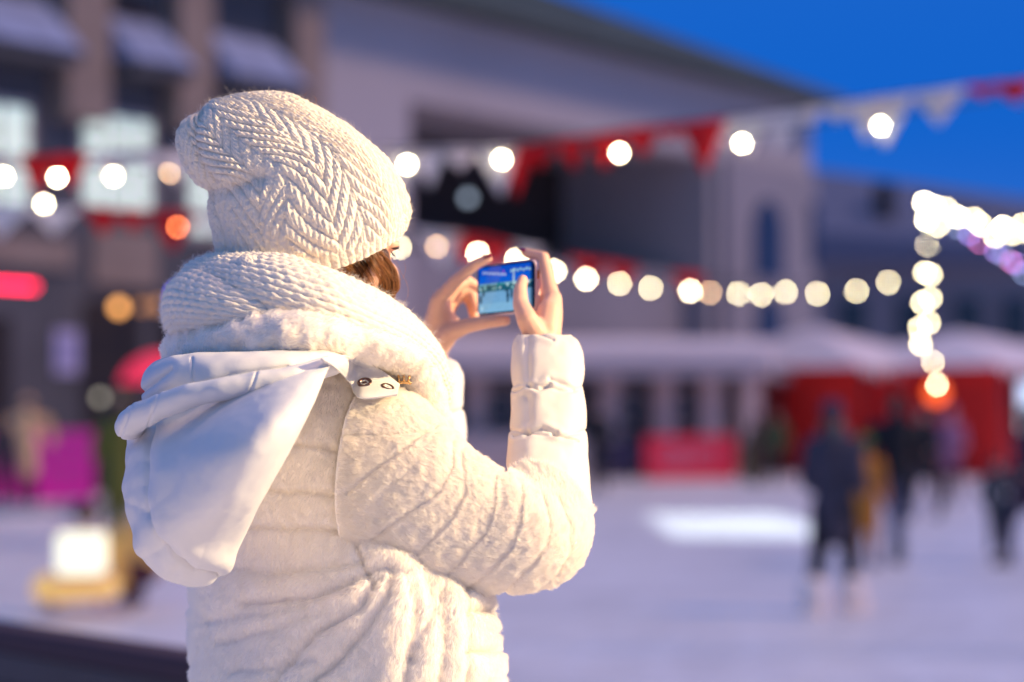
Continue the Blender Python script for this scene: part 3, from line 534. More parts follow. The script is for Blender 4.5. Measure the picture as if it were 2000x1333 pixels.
# ================================================================== PEOPLE
def person(px_, pyf, H, lab, coatc, tr=(.02, .02, .025), hat=(.05, .05, .08), shoe=(.05, .05, .06), yaw=0, clen=.42, stride=.16, arm=(.06, .1), hair=(.06, .03, .02), scarf=None, shoe_s=1.0, hood=False, lean=0, pom=False, width=1, grp='skaters out on the ice'):
    Y = ground_y(pyf); P = SV(px_, pyf, Y); P.z = 0; e = empty('person', P, lab, 'person', grp); q = Matrix.Translation(P) @ Matrix.Rotation(yaw, 4, 'Z') @ Matrix.Diagonal((H, H, H, 1))
    def V_(x, y, z): v = Vector((x * width if z > .5 else x, y + lean * max(0, z - .5), z)); return q @ v
    def ch_(bm, pts, rad): chain_bm(bm, [V_(*p) for p in pts], [r * H for r in rad], 10)
    s_ = stride; bm = bmesh.new()
    feet = []
    for sg in (-1, 1):
        hp = (.05 * sg, 0, .50); kn = (.05 * sg, s_ * .35 * sg + .02, .28); an = (.055 * sg, s_ * .5 * sg - .02, .055); to = (.065 * sg, s_ * .5 * sg + .07, .022); feet.append((hp, kn, an, to))
        ch_(bm, [hp, kn, an, to], [.050, .034, .024, .018])
    ch_(bm, [(0, 0, .52), (0, 0, .62), (0, 0, .77), (0, 0, .85)], [.075, .068, .08, .03])
    arms = []
    for sg in (-1, 1):
        sh = (.098 * sg, 0, .79); el = (.13 * sg, -.02 + arm[0] * .3, .62); wr = (.12 * sg, arm[0] + .02, .62 - .14 + arm[1]); arms.append((sh, el, wr))
        ch_(bm, [sh, el, wr], [.032, .026, .019]); hx, hy_, hz = wr
        d_ = Vector((0, .4, -1)).normalized() if arm[1] < .1 else Vector((0, 1, .1)).normalized()
        ch_(bm, [wr, (hx, hy_ + d_.y * .03, hz + d_.z * .03)], [.018, .020])
        for k in range(4): ox = (k - 1.5) * .0085; ch_(bm, [(hx + ox, hy_ + d_.y * .035, hz + d_.z * .035), (hx + ox, hy_ + d_.y * .06, hz + d_.z * .06), (hx + ox, hy_ + d_.y * .070 + .006, hz + d_.z * .070)], [.0065, .0058, .005])
        ch_(bm, [(hx - sg * .018, hy_ + d_.y * .02, hz + d_.z * .02), (hx - sg * .028, hy_ + d_.y * .045, hz + d_.z * .045)], [.008, .006])
    ell_bm(bm, V_(0, .005, .935), (.045 * H, .055 * H, .062 * H), sub=3); ch_(bm, [(0, .045, .915), (0, .062, .918)], [.016, .008]); ch_(bm, [(0, .02, .89), (0, .035, .888)], [.028, .022])
    b_ = union('body', bm, .009 * H, mat('skin_far', (.55, .34, .26), .6), e, 3)
    bm = bmesh.new(); t0 = .86; ch_(bm, [(0, 0, .52), (0, 0, .62), (0, 0, .76), (0, 0, .845)], [.098, .090, .098, .05])
    if clen > .0: ch_(bm, [(0, 0, .60), (0, .01, .52), (0, .01, .86 - clen - .0)], [.09, .100, .098])
    for sh, el, wr in arms: ch_(bm, [(0, 0, .78), sh, el, wr], [.07, .048, .040, .031])
    if hood: ch_(bm, [(0, -.05, .83), (0, -.06, .86)], [.055, .05])
    union('coat', bm, .012 * H, mat('coat_far', coatc, .8, var=.25, vscale=5), e, 3)
    bm = bmesh.new()
    for hp, kn, an, to in feet: ch_(bm, [hp, kn, (an[0], an[1], .085)], [.066, .046, .036])
    union('trousers', bm, .011 * H, mat('trousers_far', tr, .85), e, 3)
    for hp, kn, an, to in feet:
        bm = bmesh.new(); ch_(bm, [(an[0], an[1], .11), (an[0], an[1] - .005, .05), (to[0], to[1], .03)], [.036 * shoe_s, .034 * shoe_s, .026 * shoe_s]); sk_ = union('skate', bm, .009 * H, mat('skate_boot', shoe, .6), e, 2)
        bm = bmesh.new(); a = V_(an[0], an[1] - .04, 0); b2 = V_(to[0], to[1] + .02, .02); box_bm(bm, -.004, .004, 0, (b2 - a).length, .002, .02 * H, Matrix.Translation(Vector((a.x, a.y, 0))) @ Matrix.Rotation(yaw, 4, 'Z')); bm_obj('blade', bm, M_post, sk_)
    if hat is not None:
        bm = bmesh.new(); ell_bm(bm, V_(0, -.004, .962), (.056 * H, .064 * H, .052 * H))
        if pom: ell_bm(bm, V_(0, -.01, 1.03), (.024 * H,) * 3)
        union('hat', bm, .009 * H, mat('hat_far', hat, .9), e, 2)
    bm = bmesh.new(); ell_bm(bm, V_(0, -.012, .945), (.051 * H, .053 * H, .054 * H)); ch_(bm, [(0, -.035, .93), (0, -.05, .87)], [.04, .03]); union('hair', bm, .009 * H, mat('hair_far', hair, .6), e, 2)
    if scarf: bm = bmesh.new(); ell_bm(bm, V_(0, .005, .862), (.075 * H, .07 * H, .035 * H)); union('scarf', bm, .009 * H, mat('scarf_far', scarf, .9), e, 2)
    return e
person(1628, 1196, 1.78, 'adult in a long dark grey coat, blue hat and big pale skates', (.055, .048, .075), (.006, .006, .009), (.035, .04, .09), (.92, .80, .74), yaw=-.5, clen=.46, scarf=(.13, .15, .16), stride=.22, width=1.05, shoe_s=2.0)
person(1690, 1110, 1.42, 'child in an orange jacket and green hat beside the long grey coat', (.60, .22, .02), (.42, .15, .02), (.14, .22, .03), (.03, .03, .04), yaw=-.4, clen=.5, arm=(.1, .05), stride=.1)
person(1752, 1098, 1.88, 'broad man in a black jacket and blue jeans skating away', (.010, .010, .014), (.04, .055, .12), (.045, .045, .035), (.16, .15, .14), yaw=.15, clen=.42, stride=.42, width=1.25, hood=True)
person(1806, 1015, 1.75, 'person in black trousers half hidden behind the broad black jacket', (.02, .015, .02), (.015, .012, .018), (.02, .02, .03), yaw=2.5, stride=.3)
person(1858, 985, 1.7, 'person in a pale pink jacket in front of the red tent', (.42, .16, .27), (.06, .02, .03), (.5, .2, .3), yaw=2.8, stride=.14)
person(1948, 1080, 1.12, 'small child in a dark patterned jacket skating alone at the right', (.05, .065, .075), (.012, .016, .022), (.07, .03, .035), yaw=3.0, stride=.12, arm=(.02, .02), width=1.25, pom=True)
person(2012, 1105, 1.72, 'person in a dark jacket cut off by the right edge', (.06, .03, .05), (.03, .02, .05), (.04, .04, .06), yaw=2.0, stride=.3)
person(1168, 962, 1.78, 'person in black standing beyond the raised elbow', (.012, .012, .016), (.012, .012, .018), (.02, .02, .03), yaw=3.14, stride=.08, width=1.15)
person(1518, 945, 1.6, 'person in a green vest in front of the left red tent', (.05, .10, .035), (.02, .02, .03), (.06, .05, .05), yaw=2.9, stride=.18)
person(1478, 948, 1.5, 'person in dark clothes beside the olive board', (.05, .045, .03), (.02, .02, .03), (.03, .03, .03), yaw=.4, stride=.12)
person(52, 990, 1.86, 'person in a camel coat and dark trousers before the magenta board', (.90, .56, .27), (.02, .012, .02), (.85, .52, .26), (.03, .03, .03), yaw=.3, clen=.52, stride=.1, width=1.75, hood=True, grp='people at the left side of the rink')
person(232, 1070, 1.88, 'tall person in an olive green jacket and fur hat, beyond the hood', (.16, .16, .02), (.15, .15, .02), (.32, .26, .14), (.05, .05, .05), yaw=.2, clen=.5, stride=.1, grp='people at the left side of the rink', pom=False, width=1.15, scarf=(.05, .045, .05))
person(5, 1000, 1.6, 'person in dark clothes at the left edge', (.05, .04, .05), yaw=.6, grp='people at the left side of the rink')
# pink umbrella above the olive jacket
Y = ground_y(1060); P = SV(318, 745, Y); um = empty('umbrella', P, 'bright pink-red umbrella lit from inside, beyond the scarf', 'umbrella'); bm = bmesh.new(); n = 24; rows = []
for i in range(9):
    t = i / 8; r = .55 * math.sin(t * 1.45); z = .42 * math.cos(t * 1.5); rows.append([bm.verts.new(P + Vector((r * math.cos(a * 2 * math.pi / n) * (1 + (.0 if a % 3 else .03) * t), r * math.sin(a * 2 * math.pi / n), z - .05))) for a in range(n)])
for i in range(8):
    for a in range(n): bm.faces.new([rows[i][a], rows[i][(a + 1) % n], rows[i + 1][(a + 1) % n], rows[i + 1][a]])
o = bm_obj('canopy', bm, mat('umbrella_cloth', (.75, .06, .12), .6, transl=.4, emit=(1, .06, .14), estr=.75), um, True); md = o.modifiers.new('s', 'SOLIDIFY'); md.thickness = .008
bm = bmesh.new(); chain_bm(bm, [P + Vector((0, 0, .40)), P + Vector((0, 0, -.85)), P + Vector((.04, 0, -.9)), P + Vector((.06, 0, -.85))], [.012, .01, .012, .012], 8); bm_obj('handle', bm, M_post, um)
# ---- lantern with its yellow cushion and a crouching child
Y = ground_y(1205); G = SV(170, 1205, Y); G.z = 0
la = empty('lantern', G, 'glowing white box lantern on a yellow sledge beyond the barrier', 'lantern'); zb = SV(0, 1120, Y).z; zt_ = SV(0, 1038, Y).z; xa, xb = SV(122, 0, Y).x, SV(207, 0, Y).x
box('shade', xa, xb, Y - .22, Y + .22, zb, zt_, mat('lantern_shade', (.9, .9, .7), .5, emit=(1, .97, .68), estr=1.1), la, bevel=.05); box('lid', xa - .02, xb + .02, Y - .24, Y + .24, zt_ + .003, zt_ + .03, M_kw, la, bevel=.01); box('base', xa - .02, xb + .02, Y - .24, Y + .24, zb - .04, zb - .003, M_kw, la, bevel=.01)
sg = empty('sledge', G, 'pale yellow plastic sledge with glow put into its colour, under the white lantern', 'sledge'); bm = bmesh.new(); z_ = SV(0, 1150, Y).z
chain_bm(bm, [SV(92, 1150, Y), SV(150, 1152, Y), SV(215, 1148, Y)], [.135, .10, .09]); union('seat', bm, .02, mat('yellow_plastic_glow', (.85, .66, .25), .4, transl=.3, emit=(1, .66, .22), estr=.55), sg, 4)  # emission added so the seat looks bright; no lamp inside
for dy in (-.16, .16): bm = bmesh.new(); chain_bm(bm, [SV(80, 1190, Y) + Vector((0, dy, 0)), Vector((SV(100, 0, Y).x, Y + dy, .03)), Vector((SV(250, 0, Y).x, Y + dy, .03))], [.02, .02, .02], 8); bm_obj('runner', bm, M_kw, sg)
for xx in (105, 205): x = SV(xx, 0, Y).x; box('strut', x - .02, x + .02, Y - .15, Y + .15, .04, z_ - .08, M_kw, sg)
# child crouching behind
Y2 = Y + .5; cp = empty('person', (SV(250, 0, Y2).x, Y2, 0), 'crouching child in a mustard jacket with dark hair, leaning over the lantern', 'person', 'people at the left side of the rink')
X2 = lambda px_, z, dy=0: Vector((SV(px_, 0, Y2).x, Y2 + dy, z)); Z2 = lambda py_: SV(0, py_, Y2).z
bm = bmesh.new(); chain_bm(bm, [X2(285, .35), X2(262, .6), X2(215, Z2(1050))], [.13, .13, .06]); ell_bm(bm, X2(175, Z2(1012)), (.085, .095, .11))
chain_bm(bm, [X2(235, Z2(1075), -.12), X2(245, Z2(1135), -.2), X2(200, Z2(1140), -.3)], [.05, .045, .035]); chain_bm(bm, [X2(200, Z2(1140), -.3), X2(190, Z2(1141), -.32)], [.03, .028])
for k in range(4): chain_bm(bm, [X2(192, Z2(1136 + k * 4), -.32), X2(182, Z2(1138 + k * 4), -.34), X2(178, Z2(1143 + k * 4), -.34)], [.011, .01, .009])
for dy in (-.1, .1): chain_bm(bm, [X2(285, .33, dy), X2(235, .42, dy), X2(265, .08, dy), X2(240, .05, dy)], [.09, .07, .05, .04])
union('body', bm, .014, mat('skin_child', (.6, .38, .28), .6), cp, 3)
bm = bmesh.new(); chain_bm(bm, [X2(285, .40), X2(262, .62), X2(222, Z2(1060))], [.17, .17, .12]); chain_bm(bm, [X2(235, Z2(1075), -.12), X2(248, Z2(1135), -.2), X2(205, Z2(1140), -.3)], [.09, .075, .06]); union('jacket', bm, .02, mat('mustard', (.62, .38, .12), .8), cp, 3)
bm = bmesh.new()
for dy in (-.1, .1): chain_bm(bm, [X2(288, .33, dy), X2(240, .42, dy), X2(270, .1, dy)], [.12, .09, .07])
union('trousers', bm, .018, mat('maroon', (.06, .012, .03), .8), cp, 3)
for dy in (-.1, .1): bm = bmesh.new(); chain_bm(bm, [X2(268, .1, dy), X2(240, .06, dy)], [.07, .06]); union('boot', bm, .014, mat('silver_boot', (.45, .43, .5), .4), cp, 2)
bm = bmesh.new(); ell_bm(bm, X2(172, Z2(1000), .02), (.12, .12, .10)); union('hair', bm, .014, mat('dark_hair', (.035, .035, .035), .8), cp, 2)

# ================================================================== THE WOMAN
M_fur = mat('plush', (.90, .83, .74), .9, spec=.15, sheen=.3)
M_furs = mat('plush_strand', (.99, .955, .90), .8, spec=.2, transl=.5)
M_cuff = mat('lit_cuff_cloth', (.71, .65, .57), .46, bump=.0004, bscale=900, spec=.4, sheen=.15)  # hood cloth again, with the warm lamplight put into its colour
M_satin = mat('shaded_padded_cloth', (.68, .67, .66), .46, bump=.0004, bscale=900, spec=.4, sheen=.15)  # same cloth as the cuff, cool shade put into its colour
M_knit = mat('wool', (.79, .71, .60), .9, spec=.15, sheen=.4, bump=.0006, bscale=700)
M_knit2 = mat('scarf_wool', (.80, .73, .62), .9, spec=.15, sheen=.4, bump=.0006, bscale=700)
M_fuzz = mat('wool_fuzz', (.86, .82, .77), .8, spec=.2, transl=.4)
M_skin = mat('skin', (.70, .42, .30), .45, sss=.15, bump=.0003, bscale=350, spec=.4)
M_hair = mat('hair', (.17, .068, .022), .38, spec=.5, transl=.15)
M_nail = mat('nail_polish', (.16, .01, .03), .2, spec=.6, coat=.5)
M_gold = mat('gold', (.8, .5, .22), .25, metal=1)
M_dark = mat('dark_metal', (.06, .05, .07), .3, metal=.8)
M_trous = mat('trousers', (.03, .035, .06), .8); M_boot = mat('boots', (.10, .06, .04), .6)
woman = empty('person', (-.22, 3.25, .38), 'woman in cream knit hat and white plush coat holding up a phone', 'person')
# ---- body
bm = bmesh.new()
def ch(pts, rad): chain_bm(bm, [SV(*p) for p in pts], rad)
hips = Vector((-.22, 3.28, 1.27)); chest = Vector((-.25, 3.27, 1.62)); neck = Vector((-.265, 3.27, 1.80)); head = Vector((-.245, 3.245, 1.955))
chain_bm(bm, [hips, (hips + chest) / 2, chest, neck], [.125, .11, .115, .055])
ysh = -.55
shR = SV(745, 810, 3.2); shL = SV(440, 800, 3.38); elR = SV(1075, 1052, 3.15); elL = SV(745, 1010, 3.62)
wrR = SV(1058, 668, 3.365); wrL = SV(842, 700, 3.60)
chain_bm(bm, [chest, shR, elR, wrR], [.09, .034, .030, .027]); chain_bm(bm, [chest, shL, elL, wrL], [.09, .045, .038, .026])
for sx_ in (-1, 1):
    hp = hips + Vector((.09 * sx_, -.045 * sx_, -.03)); kn = hp + Vector((0, .03, -.42)); an = kn + Vector((0, -.02, -.38)); toe = an + Vector((.08, .13, -.05))
    chain_bm(bm, [hp, kn, an, toe], [.095, .058, .042, .035])
chain_bm(bm, [neck, head - Vector((0, 0, .06))], [.056, .06])
YAW = R(35); fd = Vector((math.sin(YAW), math.cos(YAW), 0)); rt = Vector((math.cos(YAW), -math.sin(YAW), 0)); up = Vector((0, 0, 1))
HM = Matrix((rt, fd, up)).transposed().to_4x4()
def hp3(r, f, u): return head + rt * r + fd * f + up * u
ell_bm(bm, hp3(0, -.01, .02), (.076, .094, .095), HM)         # cranium
ell_bm(bm, hp3(0, .03, -.055), (.058, .062, .062), HM)        # jaw
chain_bm(bm, [hp3(-.055, .035, -.045), hp3(-.02, .07, -.085), hp3(.02, .07, -.085), hp3(.055, .035, -.045)], [.022, .024, .024, .022])
ell_bm(bm, hp3(0, .088, -.09), (.018, .014, .016), HM)
chain_bm(bm, [hp3(0, .088, .012), hp3(0, .108, -.022), hp3(0, .104, -.03)], [.009, .013, .012])
for k in (-1, 1):
    ell_bm(bm, hp3(.045 * k, .065, -.022), (.018, .018, .022), HM)       # cheekbone
    ell_bm(bm, hp3(.032 * k, .072, .022), (.028, .018, .012), HM)        # brow
    ell_bm(bm, hp3(.031 * k, .071, .004), (.016, .014, .012), HM)        # eye
    ell_bm(bm, hp3(.082 * k, -.006, -.012), (.008, .017, .031), HM)      # ear
chain_bm(bm, [hp3(-.02, .095, -.056), hp3(0, .1, -.055), hp3(.02, .095, -.056)], [.006, .008, .006])
ell_bm(bm, SV(722, 546, 3.185), (.013, .016, .023), Matrix.Rotation(R(25), 4, 'Y'))
chain_bm(bm, [SV(712, 546, 3.22), SV(722, 546, 3.19)], [.016, .012])
# hands: metacarpals and fingers, each finger its own chain
def hand(wr, knuckles, fingers, thumb):
    for k, f in zip(knuckles, fingers):
        chain_bm(bm, [wr, (wr + k) / 2, k], [.021, .0165, .0125])
        chain_bm(bm, [k] + f, [.0120, .0100, .0088, .0072][:len(f) + 1], 10)
    chain_bm(bm, thumb, [.019, .0155, .0118, .0100, .0078][:len(thumb)], 10)
    for a, b in zip(knuckles[:-1], knuckles[1:]): chain_bm(bm, [(a + wr * .4) / 1.4, (b + wr * .4) / 1.4], [.013, .013])
LK = [SV(856, 583, 3.54), SV(864, 594, 3.565), SV(866, 606, 3.59), SV(866, 622, 3.61)]
LF = [[SV(893, 545, 3.52), SV(925, 519, 3.51), SV(953, 505, 3.505)],
      [SV(890, 560, 3.565), SV(914, 549, 3.575), SV(938, 566, 3.58)],
      [SV(898, 566, 3.60), SV(920, 570, 3.605), SV(930, 603, 3.59)],
      [SV(896, 574, 3.62), SV(918, 585, 3.62), SV(928, 625, 3.60)]]
LT = [SV(852, 680, 3.585), SV(878, 650, 3.55), SV(912, 637, 3.53), SV(950, 630, 3.51), SV(988, 627, 3.50)]
hand(SV(836, 690, 3.60), LK, LF, LT)
chain_bm(bm, [SV(845, 680, 3.59), SV(870, 640, 3.57), SV(862, 600, 3.555)], [.022, .024, .014])
RK = [SV(1079, 585, 3.40), SV(1078, 590, 3.425), SV(1070, 600, 3.44), SV(1062, 612, 3.45)]
RF = [[SV(1070, 540, 3.425), SV(1062, 503, 3.44), SV(1026, 494, 3.465)],
      [SV(1062, 552, 3.475), SV(1040, 540, 3.51), SV(1005, 545, 3.53)],
      [SV(1050, 575, 3.49), SV(1025, 570, 3.52), SV(995, 575, 3.54)],
      [SV(1040, 600, 3.49), SV(1018, 598, 3.52), SV(992, 603, 3.54)]]
RT = [SV(1048, 655, 3.355), SV(1030, 625, 3.35), SV(1017, 595, 3.37), SV(1016, 568, 3.385), SV(1021, 547, 3.40)]
hand(SV(1062, 665, 3.365), RK, RF, RT)
chain_bm(bm, [SV(1068, 650, 3.365), SV(1074, 610, 3.38), SV(1082, 583, 3.40)], [.021, .019, .012])
body = union('body', bm, .0026, M_skin, woman, smooth=5)
# nails
def nail(p, d, nrm, parent, name='fingernail'):
    b = bmesh.new(); d = d.normalized(); s = d.cross(nrm).normalized(); nrm = s.cross(d)
    X = Matrix((d, s, nrm)).transposed().to_4x4(); ell_bm(b, p, (.0075, .0055, .0022), X, 2)
    return bm_obj(name, b, M_nail, body, smooth=True)
nail(SV(953, 503, 3.500), SV(957, 500, 3.505) - SV(930, 517, 3.51), Vector((.5, .1, .6)), body)
nail(SV(1021, 489, 3.461), SV(1020, 492, 3.46) - SV(1050, 496, 3.45), Vector((-.2, -.3, .9)), body)
# ---- coat body
tk = [(470, 650, 720, 655, 3.295, 34, .8), (415, 690, 765, 695, 3.295, 34, .72), (352, 745, 812, 755, 3.295, 34, .60), (326, 810, 848, 815, 3.295, 34, .60), (328, 900, 868, 900, 3.295, 36, .60), (345, 1000, 888, 1000, 3.295, 39, .60), (364, 1080, 915, 1085, 3.295, 43, .60), (369, 1160, 948, 1160, 3.295, 47, .60), (368, 1240, 962, 1240, 3.295, 49, .60), (374, 1333, 979, 1333, 3.295, 50, .70), (360, 1430, 995, 1430, 3.295, 50, .70), (352, 1530, 1005, 1530, 3.295, 50, .70), (350, 1620, 1010, 1620, 3.295, 50, .60)]
T = Loft(tk, 720, 760, 2.25)
TC = [[(500, 862), (586, 869), (667, 879)], [(450, 945), (526, 955), (600, 961), (670, 968)], [(440, 1022), (484, 1031), (590, 1032), (683, 1037)]]
SEAM = [(700, 740), (694, 779), (680, 815), (669, 855), (664, 900), (666, 942), (675, 984), (688, 1037), (712, 1105), (735, 1150)]
FOLD = [[(760, 1112), (735, 1119), (675, 1149), (611, 1167), (487, 1179)], [(770, 1120), (765, 1167), (724, 1224), (675, 1280), (619, 1330)],
        [(745, 1135), (712, 1186), (626, 1239), (562, 1302), (525, 1345)], [(790, 1125), (799, 1145), (814, 1205), (799, 1276), (795, 1345)],
        [(825, 1130), (836, 1165), (846, 1205), (826, 1240), (808, 1290)], [(457, 1310), (555, 1310), (620, 1290)], [(440, 1252), (476, 1246), (585, 1212), (640, 1190)],
        [(430, 1110), (530, 1118), (640, 1105), (712, 1100)], [(420, 1210), (500, 1200), (600, 1185)], [(860, 1345), (868, 1270), (866, 1200), (858, 1160)]]
STRIP = [(900, 1140), (907, 1212), (910, 1345)]
HOR = [[(907, 1197), (960, 1193)], [(912, 1276), (975, 1270)], [(905, 1150), (955, 1150)]]
def groove(px, py, pl, w, dep, pil=0, pw=None):
    d = pdist(px, py, pl); r = -dep * np.exp(-(d / w) ** 2)
    if pil: r = r + pil * (np.exp(-((d - pw) / pw) ** 2))
    return r
d = .0028 * fbm(T.P, 14, 2) + .0009 * fbm(T.P, 90, 2, 4)
z = T.P[..., 2]; back = 1 - T.near
d += back * (-.007 * np.exp(-((np.mod(z, .08) - .04) / .006) ** 2) + .004)
px, py = T.px + 5 * vn(T.P, 25, 3), T.py + 5 * vn(T.P, 25, 8)
f = np.zeros_like(d)
for pl in TC: f += groove(px, py, pl, 7, .0050, .0014, 28)
f += groove(T.px, T.py, SEAM, 6, .008, .0, 20)
for k, pl in enumerate(FOLD): f += (.65 if k in (3, 4, 9) else 1) * groove(px, py, pl, 11, .0085 if k not in (5, 6, 7, 8) else .004, .0045 if k not in (5, 6, 7, 8) else .002, 32)
f += groove(T.px, T.py, STRIP, 8, .007, .003, 24)
for pl in HOR: f += groove(px, py, pl, 7, .009, .004, 26)
d += f * T.near
# scalloped silhouettes where the quilting rows end
for yy in (1150, 1193, 1235, 1272, 1330): d += -.004 * np.exp(-((T.py - yy) / 6) ** 2) * np.exp(-((T.px - 965) / 30) ** 2)
T.disp(d); register(T.P)
coat = link('coat', T.mesh('coat', cap=(False, False)), M_fur, woman)
coat['label'] = 'white plush quilted coat seen from the back'
zm = np.where(T.py < 1345, 1.0, .25) * (.35 + .65 * T.near)
fur('plush_pile', T, 190000, .0072, R(50), .00021, M_furs, coat, comb=(-.1, 0, -1), mask=zm, seed=3, clump=.33, clf=(90, 260))
# ---- right sleeve
sk = [(712, 1110, 735, 742, 3.175, 0, .56, -60, 0), (735, 1117, 800, 768, 3.165, 0, .58, -38, 0), (778, 1126, 868, 826, 3.155, 0, .62, -12, 0), (838, 1142, 918, 878, 3.15, 0, .64, 0, 0), (905, 1151, 955, 903, 3.15, 0, .66, 0, 0), (975, 1156, 978, 918, 3.15, 0, .68, 0, 0), (1035, 1155, 988, 922, 3.15, 0, .68, 0, 0), (1092, 1138, 991, 922, 3.155, 0, .70, 0, 0), (1132, 1105, 991, 920, 3.165, 0, .74, 0, 0), (1153, 1055, 991, 916, 3.18, 0, .8, 0, 0), (1157, 1000, 990, 908, 3.20, 0, .86, 0, 0), (1154, 950, 990, 890, 3.215, 0, .88, 0, 0), (1149, 895, 992, 858, 3.235, 0, .88, 0, 0), (1147, 850, 994, 842, 3.25, 0, .86, 0, 0), (1144, 800, 998, 800, 3.27, 0, .88, 0, 0), (1140, 755, 999, 757, 3.29, 0, .86, 0, 0), (1141, 705, 999, 705, 3.315, 0, .88, 0, 0), (1132, 670, 1003, 672, 3.335, 0, .85, 0, 0), (1116, 655, 1012, 656, 3.343, 0, .82, 0, 0)]
SL = Loft(sk, 560, 980, 2.15)
SC = [[(673, 963), (733, 913), (800, 864), (850, 832)], [(700, 1078), (750, 1034), (805, 996), (860, 952), (885, 908), (880, 860)], [(772, 1125), (827, 1067), (882, 1012), (905, 965), (905, 920), (898, 880)],
      [(835, 1145), (898, 1095), (948, 1040), (964, 985), (964, 930)], [(904, 1155), (959, 1111), (1003, 1067), (1019, 1018), (1015, 957)],
      [(975, 1160), (1036, 1111), (1069, 1067), (1074, 1023), (1058, 974)], [(1045, 1160), (1090, 1118), (1114, 1070), (1114, 1025), (1092, 975)], [(740, 1100), (735, 1010), (750, 960), (805, 910)]]
px, py = SL.px + 4 * vn(SL.P, 25, 3), SL.py + 4 * vn(SL.P, 25, 8)
edge = np.interp(SL.px, [986, 1025, 1080, 1120, 1140, 1165], [926, 902, 912, 945, 975, 1010]); satin = (SL.py < edge) & (SL.px > 975)
satin |= (SL.K[:, 4][:, None] > 3.24)
d = np.where(satin, 0, .0018 * fbm(SL.P, 16, 2) + .0007 * fbm(SL.P, 95, 2, 4))
f = np.zeros_like(d)
for k, pl in enumerate(SC): f += groove(px, py, pl, 5, .0029 if k < 7 else .0006, .0010, 28)
d += np.where(satin, 0, f * SL.near)
d += np.where(satin, 0, (1 - SL.near) * -.005 * np.exp(-((np.mod(SL.t, .055) - .027) / .005) ** 2))
# satin pillows with creases at y = 757 and 846
ph = SL.ph
for yy, a in ((757, 1), (846, 1)):
    cv = yy + 5 * np.sin(ph * 2.3 + yy) + 3 * vn(SL.P, 30, 2)
    d += np.where(satin | (SL.py < 900), (-.0022 * np.exp(-(np.abs(SL.py - cv) / 4.0) ** 1.6) - .0014 * np.exp(-((SL.py - cv) / 20) ** 2)), 0)
CR = [([(1035, 757), (1052, 762), (1072, 752)], 4, .006), ([(1075, 742), (1100, 750), (1122, 760)], 4, .004), ([(1030, 846), (1060, 838), (1085, 846)], 4, .006), ([(1080, 848), (1128, 862)], 3, .004),
      ([(1032, 650), (1030, 690), (1033, 750)], 7, .0035), ([(1031, 775), (1033, 820), (1028, 850)], 9, .003), ([(1005, 765), (1032, 757)], 3, .004), ([(1003, 852), (1030, 843)], 3, .004), ([(1040, 650), (1062, 658), (1080, 665)], 3, .003)]
for pl, wd, dp in CR: d += np.where(SL.py < 900, groove(SL.px, SL.py, pl, wd, dp * .6, dp * .35, wd * 2.2) * SL.near, 0)
d += np.where(satin, .0016 * fbm(SL.P * np.array([1, 1, .5]), 40, 2, 9), 0)
rim = np.clip((SL.tm - SL.tm.max() + .012) / .012, 0, 1); 
SL.disp(d); register(SL.P)
sl = link('sleeve', SL.mesh('sleeve', mask=~satin), M_fur, coat)
cuff = link('cuff', SL.mesh('cuff', mask=satin, cap=(False, True)), M_cuff, coat); cuff['label'] = 'smooth padded cuff of the right sleeve'
fm = np.where(satin, 0, 1.0) * (.4 + .6 * SL.near)
fur('plush_pile', SL, 140000, .0066, R(52), .00020, M_furs, coat, mask=fm, seed=8, clump=.21, clf=(120, 330))
# ---- left sleeve (mostly hidden)
LS = Tube([(440, 800, 3.38, .075, .07), (600, 940, 3.54, .075, .07), (745, 1000, 3.64, .07, .07), (820, 930, 3.66, .056, .058), (846, 850, 3.64, .050, .052), (852, 790, 3.63, .042, .05), (860, 740, 3.62, .036, .042), (862, 706, 3.61, .031, .038)], 200, 320)
LS.disp(.002 * fbm(LS.P, 20, 2) - .005 * np.exp(-((np.mod(LS.t, .06) - .03) / .005) ** 2))
link('sleeve', LS.mesh('sleeve'), M_satin, coat)['label'] = 'left sleeve and cuff reaching forward'
# ---- scarf
def knit(lf, row=.0092, stc=.0125, h=.0034, tw=0):
    sarc = lf.ph * (.050) ; r = sarc / row; k = np.floor(r); fr = r - k
    a = np.abs(np.sin(math.pi * fr)) ** .6
    b = .5 + .5 * np.cos(2 * math.pi * (lf.t / stc + .5 * (k % 2) + .55 * np.abs(fr - .5)))
    return h * a * (.42 + .58 * b ** .8)
SC1 = Tube([(430, 560, 3.42, .03, .04), (425, 548, 3.30, .032, .05), (455, 552, 3.16, .036, .055), (520, 562, 3.10, .042, .06), (600, 588, 3.08, .046, .06), (680, 616, 3.10, .044, .06), (745, 648, 3.16, .042, .055), (800, 694, 3.22, .036, .05), (815, 740, 3.28, .036, .05), (820, 800, 3.33, .034, .04), (834, 850, 3.36, .03, .03), (835, 930, 3.37, .028, .025)], 300, 900)
SC1.disp(.003 * fbm(SC1.P, 18, 2)); SC1.disp(knit(SC1) + .0006 * fbm(SC1.P, 220, 2)); register(SC1.P)
scarf = link('scarf', SC1.mesh('scarf'), M_knit2, woman); scarf['label'] = 'chunky white knitted scarf wound round the neck'
SC2 = Tube([(425, 590, 3.48, .04, .04), (398, 603, 3.40, .05, .05), (396, 608, 3.25, .052, .052), (420, 598, 3.13, .05, .058), (475, 605, 3.08, .036, .05), (545, 618, 3.075, .026, .045), (620, 636, 3.08, .018, .035), (700, 665, 3.12, .012, .03)], 300, 620)
SC2.disp(.003 * fbm(SC2.P, 18, 2)); SC2.disp(knit(SC2) + .0006 * fbm(SC2.P, 220, 2)); register(SC2.P)
